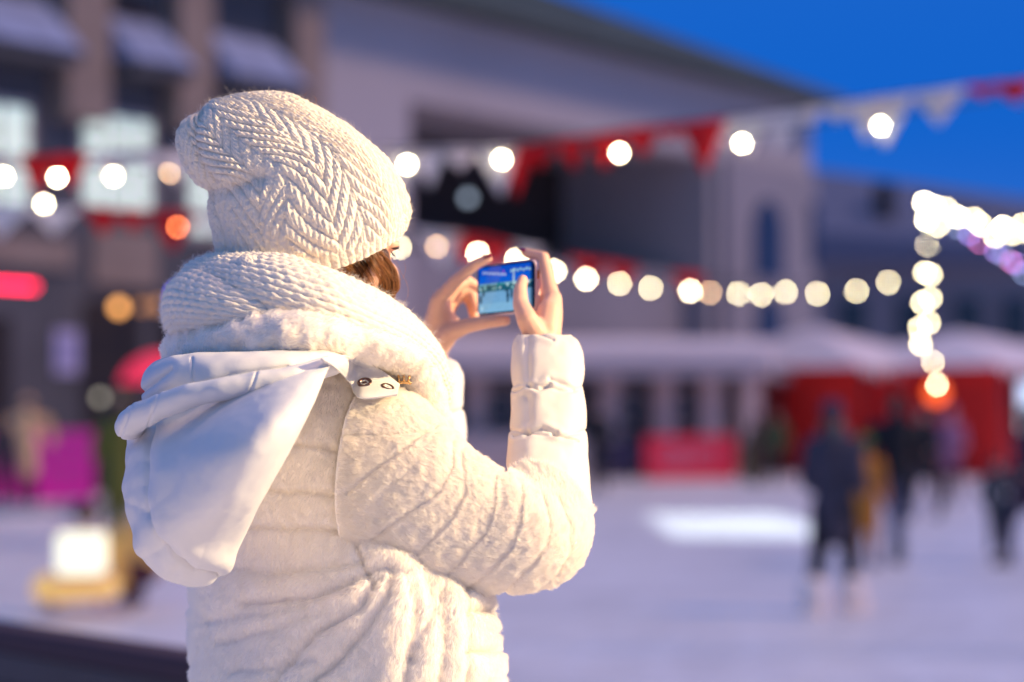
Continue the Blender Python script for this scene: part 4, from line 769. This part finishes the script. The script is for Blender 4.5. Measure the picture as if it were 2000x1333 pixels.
link('scarf_fold', SC2.mesh('scarf_fold'), M_knit2, scarf)
SC3 = Tube([(470, 545, 3.12, .012, .02), (488, 522, 3.085, .014, .02), (498, 545, 3.062, .010, .014), (512, 578, 3.045, .008, .01)], 90, 160)
SC3.disp(knit(SC3, .006, .008, .002)); link('scarf_fold', SC3.mesh('scarf_fold'), M_knit2, scarf)
for lf, n, sd_ in ((SC1, 16000, 21), (SC2, 12000, 22)):
    fur('wool_fuzz', lf, n, .006, R(35), .00012, M_fuzz, scarf, seed=sd_, clump=.9, clf=(150, 400), lvar=.8)
# ---- collar
CO = Tube([(400, 690, 3.45, .03, .04), (392, 690, 3.34, .034, .045), (396, 686, 3.22, .036, .048), (425, 676, 3.12, .034, .05), (475, 668, 3.065, .033, .05), (530, 662, 3.045, .033, .05), (600, 660, 3.04, .033, .05), (680, 658, 3.075, .025, .042), (745, 676, 3.12, .021, .035), (805, 712, 3.19, .019, .03), (830, 800, 3.22, .02, .03), (845, 850, 3.3, .015, .02)], 240, 700)
CO.disp(.004 * fbm(CO.P, 22, 2) + .0025 * fbm(CO.P, 70, 2, 5)); register(CO.P)
collar = link('collar', CO.mesh('collar'), M_fur, coat); collar['label'] = 'thick furry collar below the scarf'
fur('plush_pile', CO, 75000, .0068, R(45), .00024, M_furs, coat, seed=12, clump=.55, clf=(60, 170))
# ---- hood
hk = [(262, 800, 655, 700, 3.045, 34, .32), (240, 828, 640, 735, 3.02, 44, .34), (230, 868, 618, 790, 2.99, 54, .34), (228, 918, 588, 850, 2.97, 58, .36), (231, 975, 552, 915, 2.965, 58, .38), (243, 1032, 512, 982, 2.975, 57, .42), (266, 1080, 478, 1042, 3.01, 52, .58), (298, 1112, 456, 1085, 3.025, 44, .60), (330, 1130, 438, 1112, 3.04, 38, .62), (360, 1138, 415, 1130, 3.05, 30, .6), (380, 1140, 396, 1138, 3.055, 25, .6)]
H = Loft(hk, 620, 620, 2.5)
HS = [(312, 800), (300, 850), (292, 905), (290, 950), (293, 1000), (312, 1045), (345, 1080), (380, 1108), (425, 1118)]
d = groove(H.px, H.py, HS, 3.6, .0055, .0028, 18)
side = H.px < np.interp(H.py, [p[1] for p in HS], [p[0] for p in HS])
d += np.where(side, .0045 * vn(H.P * np.array([1, 1, 1.6]) + H.P[..., [2, 0, 1]] * .7, 22, 3), .0022 * vn(H.P, 9, 3))
fold = [[(292, 905), (272, 930), (250, 965)], [(300, 850), (270, 862), (240, 872)], [(294, 1000), (262, 985), (236, 978)], [(330, 1060), (300, 1078), (278, 1092)], [(360, 1090), (340, 1118)],
        [(292, 950), (330, 885), (352, 860)], [(294, 1005), (340, 960), (352, 900)], [(292, 905), (325, 1000), (340, 1005)]]
for k, pl in enumerate(fold): d += groove(H.px, H.py, pl, 9, .0012 if k < 5 else .0005, .0006, 20)
d += -.010 * np.exp(-(H.tm / .010) ** 2)
d += .0006 * fbm(H.P, 45, 2, 2) + .0035 * np.exp(-((H.px - 500) / 20) ** 2) * 0
wr = vn(np.stack([H.px / 60 + H.py / 95, H.px / 400 - H.py / 300, 0 * H.px], -1), 1.0, 3)
d += np.where(side, .0026, .0009) * wr * np.exp(-np.minimum(pdist(H.px, H.py, HS) / 90, 4))
d += .0035 * np.exp(-(pdist(H.px, H.py, HS) - 26) ** 2 / 500)
H.disp(d * np.clip(H.near + .3, 0, 1)); register(H.P)
hood = link('hood', H.mesh('hood', cap=(True, True)), M_satin, coat); hood['label'] = 'smooth padded hood hanging down the back'
RR = Tube([(275, 800, 3.20, .012, .012), (256, 822, 3.09, .014, .016), (254, 834, 3.03, .0165, .018), (262, 820, 2.98, .0165, .018), (305, 799, 2.945, .0155, .018), (345, 783, 2.925, .0145, .018), (381, 771, 2.915, .014, .018), (430, 762, 2.91, .0135, .018), (478, 754, 2.91, .0135, .017), (560, 738, 2.915, .0125, .016), (612, 722, 2.935, .011, .014), (640, 706, 2.955, .008, .01)], 160, 640)
d = .0012 * fbm(RR.P, 40, 2, 3)
for x_ in (258, 304, 480): d += -.0015 * np.exp(-((RR.px - x_ + .35 * (RR.py - 790)) / 3.0) ** 2) + .0012 * np.exp(-((RR.px - x_ + .35 * (RR.py - 790)) / 14) ** 2)
RR.disp(d); register(RR.P); link('hood_rim', RR.mesh('hood_rim'), M_satin, coat)['label'] = 'rolled rim of the hood'
BN = Tube([(345, 770, 3.28, .03, .03), (335, 765, 3.16, .034, .035), (345, 752, 3.07, .034, .04), (385, 742, 3.02, .032, .045), (440, 737, 3.0, .030, .045), (530, 728, 3.0, .027, .04), (610, 715, 3.02, .02, .03), (660, 712, 3.05, .012, .02)], 200, 560, 2.4)
d = .002 * fbm(BN.P, 26, 2, 3) + groove(BN.px, BN.py, [(280, 765), (320, 735), (335, 722)], 4, .004, .003, 14) + groove(BN.px, BN.py, [(375, 700), (378, 760)], 2.5, .0025) + groove(BN.px, BN.py, [(400, 752), (450, 732), (560, 718)], 3, .002, .0012, 9)
BN.disp(d); register(BN.P); link('hood_band', BN.mesh('hood_band'), M_satin, coat)['label'] = 'band joining the hood to the neck'
# ---- buttoned flap
def sheet(name, top, bot, nu, nv, off, thick, m, parent, yfix=None):
    a = cr(top, nu); b = cr(bot, nu); v = np.linspace(0, 1, nv)[:, None, None]; G = a[None] * (1 - v) + b[None] * v
    Yh = np.array([[hit(*G[i, j], 3.05) for j in range(nu)] for i in range(nv)])
    for _ in range(10):
        Yp = np.pad(Yh, 1, mode='edge'); Yh = np.minimum(Yh, (Yp[2:, 1:-1] + Yp[:-2, 1:-1] + Yp[1:-1, 2:] + Yp[1:-1, :-2]) / 4) * .7 + .3 * (Yp[2:, 1:-1] + Yp[:-2, 1:-1] + Yp[1:-1, 2:] + Yp[1:-1, :-2]) / 4
    P = S(G[..., 0], G[..., 1], Yh - off); me = quadmesh(name, P.reshape(-1, 3), gridfaces(nv, nu, False))
    o = link(name, me, m, parent); md = o.modifiers.new('s', 'SOLIDIFY'); md.thickness = thick; md.offset = 0; md2 = o.modifiers.new('b', 'BEVEL'); md2.width = .0012; md2.segments = 2; md2.limit_method = 'ANGLE'
    register(P, False, 2); return o
flap = sheet('strap', [(626, 702), (665, 694), (705, 703), (742, 722), (780, 752)], [(634, 706), (658, 722), (684, 750), (704, 778), (776, 772)], 40, 20, .028, .004, M_satin, coat)
flap['label'] = 'buttoned strap with two metal eyelets on the shoulder'
def ring(px_, py_, r, m, parent, name='eyelet'):
    Y = hit(px_, py_, 3.05); c = SV(px_, py_, Y - .003); e = .006
    a = SV(px_ + 8, py_, hit(px_ + 8, py_, Y)) - SV(px_ - 8, py_, hit(px_ - 8, py_, Y)); b = SV(px_, py_ - 8, hit(px_, py_ - 8, Y)) - SV(px_, py_ + 8, hit(px_, py_ + 8, Y))
    n = a.cross(b).normalized(); n = n if n.y < 0 else -n; q = n.to_track_quat('Z', 'Y').to_matrix().to_4x4(); bm = bmesh.new()
    N1 = 32; prof = [(r * 1.0, 0), (r * 1.02, .0012), (r * .85, .0026), (r * .66, .0018), (r * .58, .0002), (r * .5, -.001), (r * .3, .0006), (0.0001, .0012)]
    rows = [[bm.verts.new(Matrix.Translation(c) @ q @ Vector((pr * math.cos(t * 2 * math.pi / N1), pr * math.sin(t * 2 * math.pi / N1), pz))) for t in range(N1)] for pr, pz in prof]
    for i in range(len(rows) - 1):
        for j in range(N1): bm.faces.new([rows[i][j], rows[i][(j + 1) % N1], rows[i + 1][(j + 1) % N1], rows[i + 1][j]])
    return bm_obj(name, bm, m, parent, smooth=True)
M_eye = mat('eyelet_metal', (.20, .12, .11), .18, metal=1)
ring(712, 748, .0096, M_eye, flap); ring(757, 757, .0090, M_eye, flap)
# crown shaped brooch
b = bmesh.new(); c = SV(789, 744, hit(789, 744, 3.1) - .012)
for k in range(7):
    t = (k - 3) / 3; p = c + Vector((t * .008, 0, -.002 - .001 * t * t)); bmesh.ops.create_icosphere(b, subdivisions=2, radius=.0022, matrix=Matrix.Translation(p))
    if k % 2 == 1: chain_bm(b, [p, p + Vector((t * .003, 0, .009))], [.0014, .0018], 8)
brooch = bm_obj('brooch', b, M_gold, woman, smooth=True)
# ---- hat
# front (right) and back (left) outline
hat_k = [(452, 545, 792, 440, 3.225, 0, .74, 10, 52), (436, 512, 796, 424, 3.22, 0, .74, 8, 44), (428, 470, 794, 398, 3.215, 0, .74, 5, 32), (423, 430, 783, 366, 3.21, 0, .72, 0, 20), (419, 398, 764, 333, 3.205, 0, .70, 0, 10), (409, 372, 738, 302, 3.20, 0, .68, 0, 0), (392, 352, 704, 270, 3.20, 0, .66, 0, 0), (374, 333, 664, 240, 3.20, 0, .66, 0, 0), (361, 312, 618, 212, 3.20, 0, .66, 0, 0), (355, 288, 570, 191, 3.20, 0, .68, 0, 0), (358, 262, 522, 184, 3.20, 0, .7, 0, 0), (372, 240, 480, 188, 3.20, 0, .74, 0, 0), (395, 222, 444, 198, 3.20, 0, .8, 0, 0), (410, 212, 425, 206, 3.20, 0, .9, 0, 0)]
HT = Loft(hat_k, 900, 620, 2.12)
d = .003 * fbm(HT.P, 12, 2) * np.clip(HT.t / .05, 0, 1)
d += groove(HT.px, HT.py, [(405, 374), (440, 370), (478, 356), (510, 345)], 16, .009, .003, 34) * HT.near
d += groove(HT.px, HT.py, [(395, 215), (380, 260), (392, 310), (420, 350)], 10, .005, .004, 24) * HT.near
HT.disp(d)
def zig(lf):
    s = lf.ph / (2 * math.pi) * .60; W_ = .068; p = np.mod(s / W_ + .15 + .14 * vn(lf.P, 15, 4), 1); up_ = p < .56
    zz = np.where(up_, p / .56, (1 - p) / .44); Az = .054
    base = lf.tm + Az * (1 - zz) + .0030 * vn(lf.P, 38, 2); per = .0205; q = base / per; fr = q - np.floor(q)
    rib = np.abs(np.sin(math.pi * fr)) ** .55
    along = np.where(up_, s / .64, s / .55) + base * 0; st = .0068
    pl = .5 + .5 * np.cos(2 * math.pi * (along / st + .9 * np.abs(fr - .5) + .5 * (np.floor(q) % 2)))
    vert = np.exp(-(np.minimum(np.abs(p - .56), np.minimum(p, 1 - p)) / .05) ** 2)
    alt = np.where(up_, 1.0, .62)
    brim = np.clip((.022 - lf.tm) / .006, 0, 1)
    bt = np.abs(np.sin(math.pi * s / .0085)) ** .6
    return (1 - brim) * (alt * .0056 * (1 + .3 * vn(lf.P, 30, 6)) * rib * (.72 + .28 * pl) - .0012 * vert) + brim * .0026 * bt
HT.disp(zig(HT) + .0011 * fbm(HT.P, 230, 2, 3)); register(HT.P)
HT.P = np.concatenate([(HT.P[:1] - HT.P[:1].mean(1, keepdims=True)) * .9 + HT.P[:1].mean(1, keepdims=True) + np.array([-.004, 0, .02]), (HT.P[:1] - HT.P[:1].mean(1, keepdims=True)) * .95 + HT.P[:1].mean(1, keepdims=True), HT.P]); HT.nv += 2
HT.N = normals(HT.P); HT.ph = None
hat = link('hat', HT.mesh('hat', cap=(False, True)), M_knit, woman); hat['label'] = 'cream herringbone knitted hat with a slouching crown'
fur('wool_fuzz', HT, 12000, .0050, R(40), .00009, M_fuzz, hat, seed=31, clump=1.0, clf=(150, 400), lvar=.85)
# ---- hair
rs = np.random.RandomState(5); lines = []
def head_bvh(o):
    me = o.data; return BVHTree.FromPolygons([o.matrix_world @ v.co for v in me.vertices], [tuple(p.vertices) for p in me.polygons if me.vertices[p.vertices[0]].co.z > -9])
b = bmesh.new()
ell_bm(b, hp3(-.002, -.022, .0), (.078, .092, .092), HM)
chain_bm(b, [SV(640, 530, 3.225), SV(690, 530, 3.215), SV(715, 515, 3.225)], [.048, .045, .035]); chain_bm(b, [SV(708, 508, 3.225), SV(730, 540, 3.225), SV(738, 575, 3.225)], [.020, .024, .016])
hair = union('hair', b, .004, mat('hair_under', (.06, .026, .010), .5), woman, smooth=4); hair['label'] = 'brown hair showing below the hat'
HB = [head_bvh(hair), head_bvh(body)]
def hy(x, y, d):
    o = Vector((0, 0, CZ)); dr = (SV(x, y, 3) - o).normalized(); r = [h[0].y for h in (b_.ray_cast(o, dr) for b_ in HB) if h[0] is not None and h[0].y > 2.9]
    return min(r + [d])
for k in range(4200):
    u = rs.rand() ** .8; x0 = 640 + 106 * u + rs.randn() * 2; y0 = 548 - 72 * u + rs.randn() * 4 - 6
    x1 = 660 + 118 * u ** .8 + rs.randn() * 3; y1 = 600 - 8 * u + rs.randn() * 5
    bulge = (10 + 24 * u * rs.rand() ** .3) ; yd = 3.155 + .03 * (u) + .055 * rs.rand() ** 2
    xm = (x0 + x1) / 2 + bulge * (.3 + u); ym = (y0 + y1) / 2 + 6; ys = yd + .045 * u
    K = [(x0, y0, ys + .02), ((x0 + xm) / 2 + bulge * .12, (y0 + ym) / 2, ys), (xm, ym, ys), ((x1 + xm) / 2 + bulge * .12, (y1 + ym) / 2, ys + .005), (x1, y1, ys + .02)]
    if u > .82: K = [(x0, y0, ys + .02), (752 + 6 * rs.rand(), 506, ys), (766 + 9 * rs.rand(), 535, ys), (768 + 10 * rs.rand(), 565, ys), (742 + 20 * rs.rand(), 590, ys + .01)]
    C = cr(K, 9); C[:, 0] += rs.randn() * 1.0; off = .0015 + .013 * rs.rand() ** 1.6
    if k % 2: C[:, 2] = [hy(x, y, q_) - off for x, y, q_ in C]
    C[1:-1, 2] = (C[:-2, 2] + C[1:-1, 2] + C[2:, 2]) / 3
    if np.any(((C[:, 0] - 724) / 13) ** 2 + ((C[:, 1] - 548) / 24) ** 2 < 1) and rs.rand() < .88: continue
    lines.append(S(C[:, 0], C[:, 1], C[:, 2]))
polystrands('hair_strand', lines[::2], .00030, M_hair, hair); polystrands('hair_strand', lines[1::2], .00026, mat('hair_light', (.36, .16, .05), .36, transl=.2), hair)
fly = [[(772, 508), (782, 530), (795, 555), (796, 580), (780, 600)], [(768, 560), (775, 590), (783, 615), (788, 640)], [(765, 565), (772, 595), (780, 620), (783, 638)], [(770, 540), (786, 545), (792, 525), (789, 512)],
       [(745, 490), (730, 498), (724, 505), (735, 515)], [(700, 565), (720, 530), (745, 525), (768, 540)], [(775, 530), (779, 548), (781, 560), (778, 572)], [(745, 492), (760, 500), (772, 512)],
       [(560, 200), (590, 190), (602, 178)], [(615, 205), (618, 195), (612, 188)], [(790, 395), (802, 402), (796, 408)], [(388, 240), (372, 232), (362, 230)], [(785, 455), (796, 440), (792, 430)], [(500, 190), (492, 182), (488, 176)]]
polystrands('hair_strand', [S(cr(k_, 12)[:, 0], cr(k_, 12)[:, 1], 3.2 if k_[0][0] > 640 else 3.17) for k_ in fly], .00022, mat('stray_hair', (.42, .2, .1), .4, transl=.3), hair)
# eyelashes
el = []
for k in range(16):
    y_ = 484 + rs.randn() * 1.2; L_ = 13 + 5 * rs.rand(); el.append(S(*np.array([(764, 485), (770, y_ + 1.5), (764 + L_, y_ + rs.randn())]).T, 3.26))
for k in range(5): el.append(S(*np.array([(764, 492), (768, 494 + k), (771 + k * .6, 498 + k)]).T, 3.26))
polystrands('eyelash', el, .00035, mat('lash', (.01, .008, .008), .5), body)
# ---- trousers and boots below the coat
for sx_ in (-1, 1):
    hp = hips + Vector((.09 * sx_, -.045 * sx_, -.03)); kn = hp + Vector((0, .03, -.42)); an = kn + Vector((0, -.02, -.38)); toe = an + Vector((.08, .14, -.03))
    b = bmesh.new(); chain_bm(b, [hp, kn, an + Vector((0, 0, .08))], [.112, .076, .062]); union('trouser_leg', b, .008, M_trous, woman)
    b = bmesh.new(); chain_bm(b, [an + Vector((0, 0, .14)), an, toe], [.066, .058, .05]); union('boot', b, .006, M_boot, woman)
# ================================================================== PHONE
phone = empty('smartphone', SV(990, 560, 3.47), 'slim smartphone held sideways, its lit screen showing the blue evening rink', 'phone')
c0 = SV(931.5, 619, 3.535); c1 = SV(1046, 608, 3.425); c2 = SV(934.5, 519.5, 3.535)
ex = (c1 - c0).normalized(); ey = (c2 - c0); ey = (ey - ex * ey.dot(ex)).normalized(); ez = ex.cross(ey)
PW = (c1 - c0).length; PH = (c2 - c0).length; PM = Matrix.Translation(c0) @ Matrix((ex, ey, ez)).transposed().to_4x4()
def rrect(bm, x0, x1, y0, y1, z0, z1, r, n=8):
    pts = []
    for cx, cy_, a0 in ((x1 - r, y1 - r, 0), (x0 + r, y1 - r, 90), (x0 + r, y0 + r, 180), (x1 - r, y0 + r, 270)):
        for k in range(n + 1): a = R(a0 + 90 * k / n); pts.append((cx + r * math.cos(a), cy_ + r * math.sin(a)))
    A = [bm.verts.new(PM @ Vector((x, y, z0))) for x, y in pts]; B = [bm.verts.new(PM @ Vector((x, y, z1))) for x, y in pts]
    bm.faces.new(A); bm.faces.new(B[::-1])
    for i in range(len(pts)): bm.faces.new([A[i], A[(i + 1) % len(pts)], B[(i + 1) % len(pts)], B[i]])
b = bmesh.new(); rrect(b, 0, PW, 0, PH, -.009, -.0006, .012); bm_obj('case', b, mat('phone_case', (.75, .55, .58), .3, spec=.5), phone, bevel=.001)
b = bmesh.new(); rrect(b, .0015, PW - .0015, .0015, PH - .0015, -.0006, .0004, .011); bm_obj('glass', b, mat('phone_glass', (.006, .01, .02), .08, spec=.5), phone)
# screen: live view of the rink as a grid of coloured cells
nx, ny = 120, 72; X, Yg = np.meshgrid(np.linspace(0, 1, nx), np.linspace(0, 1, ny)); V = np.stack([X * (PW - .010) + .004, Yg * (PH - .008) + .004, np.full_like(X, .0007)], -1).reshape(-1, 3)
W = np.array([PM @ Vector(v) for v in V]); me = quadmesh('screen', W, gridfaces(ny, nx, False), False)
C = np.zeros((ny, nx, 3)); g = Yg
C[:] = (.10, .42, .75); C[g < .5] = (.20, .46, .74); C[g < .2] = (.26, .55, .80)
C[g > .62] = (.0, .12, .75); C[g > .8] = (.0, .08, .62)
bnd = (g > .46) & (g <= .64); C[bnd] = (.01, .12, .16)
rs = np.random.RandomState(3)
def dot(cx, cy_, rx, ry, c): C[((X - cx) / rx) ** 2 + ((Yg - cy_) / ry) ** 2 < 1] = c
C[(g > .62 + .25 * X) & (g < .70 + .0 * X) & (X > .3)] = (.02, .14, .18)
C[(g > .60) & (g < .63)] = (.3, .65, .8)
for k in range(26): dot(rs.rand(), .44 + .18 * rs.rand(), .012 + .02 * rs.rand(), .02 + .02 * rs.rand(), [(.4, .8, .8), (.02, .08, .1), (.7, .9, .9), (.0, .25, .25)][k % 4])
for k in range(9): dot(.1 + .05 * k, .88 - .01 * k % 3, .016, .025, (.75, .85, 1))
for k in range(7): dot(.62 + .055 * k, .86 + .02 * (k % 2), .018, .03, (.5, .85, .9))
for k in range(7): dot(.66, .88 - .05 * k, .016, .02, (.7, .9, .85))
dot(.47, .87, .015, .03, (.5, .05, .7))
for cx, cy_, h in ((.55, .34, .16), (.62, .38, .12), (.72, .36, .14), (.1, .42, .06), (.05, .3, .1)): dot(cx, cy_, .022, h, (.01, .05, .08))
dot(.07, .1, .03, .035, (.5, .8, .95))
C *= (1 + .10 * rs.randn(ny, nx, 1)).clip(.6, 1.4)
C[:, -5:] *= .25; C[:, :2] *= .3
for _ in range(2): Cp = np.pad(C, ((1, 1), (1, 1), (0, 0)), mode='edge'); C = (Cp[1:-1, 1:-1] * 2 + Cp[2:, 1:-1] + Cp[:-2, 1:-1] + Cp[1:-1, 2:] + Cp[1:-1, :-2]) / 6
at = me.color_attributes.new('view', 'FLOAT_COLOR', 'POINT'); at.data.foreach_set('color', np.concatenate([C.reshape(-1, 3), np.ones((nx * ny, 1))], 1).astype(np.float32).ravel())
ms = bpy.data.materials.new('screen'); ms.use_nodes = True; n = ms.node_tree; pb = n.nodes['Principled BSDF']; a = n.nodes.new('ShaderNodeAttribute'); a.attribute_name = 'view'
pb.inputs['Base Color'].default_value = (.005, .005, .01, 1); pb.inputs['Roughness'].default_value = .1; n.links.new(a.outputs['Color'], pb.inputs['Emission Color']); pb.inputs['Emission Strength'].default_value = .8
link('screen', me, ms, phone)
b = bmesh.new(); box_bm(b, PW - .0005, PW + .001, PH * .62, PH * .78, -.006, -.0025, PM); bm_obj('button', b, M_gold, phone)
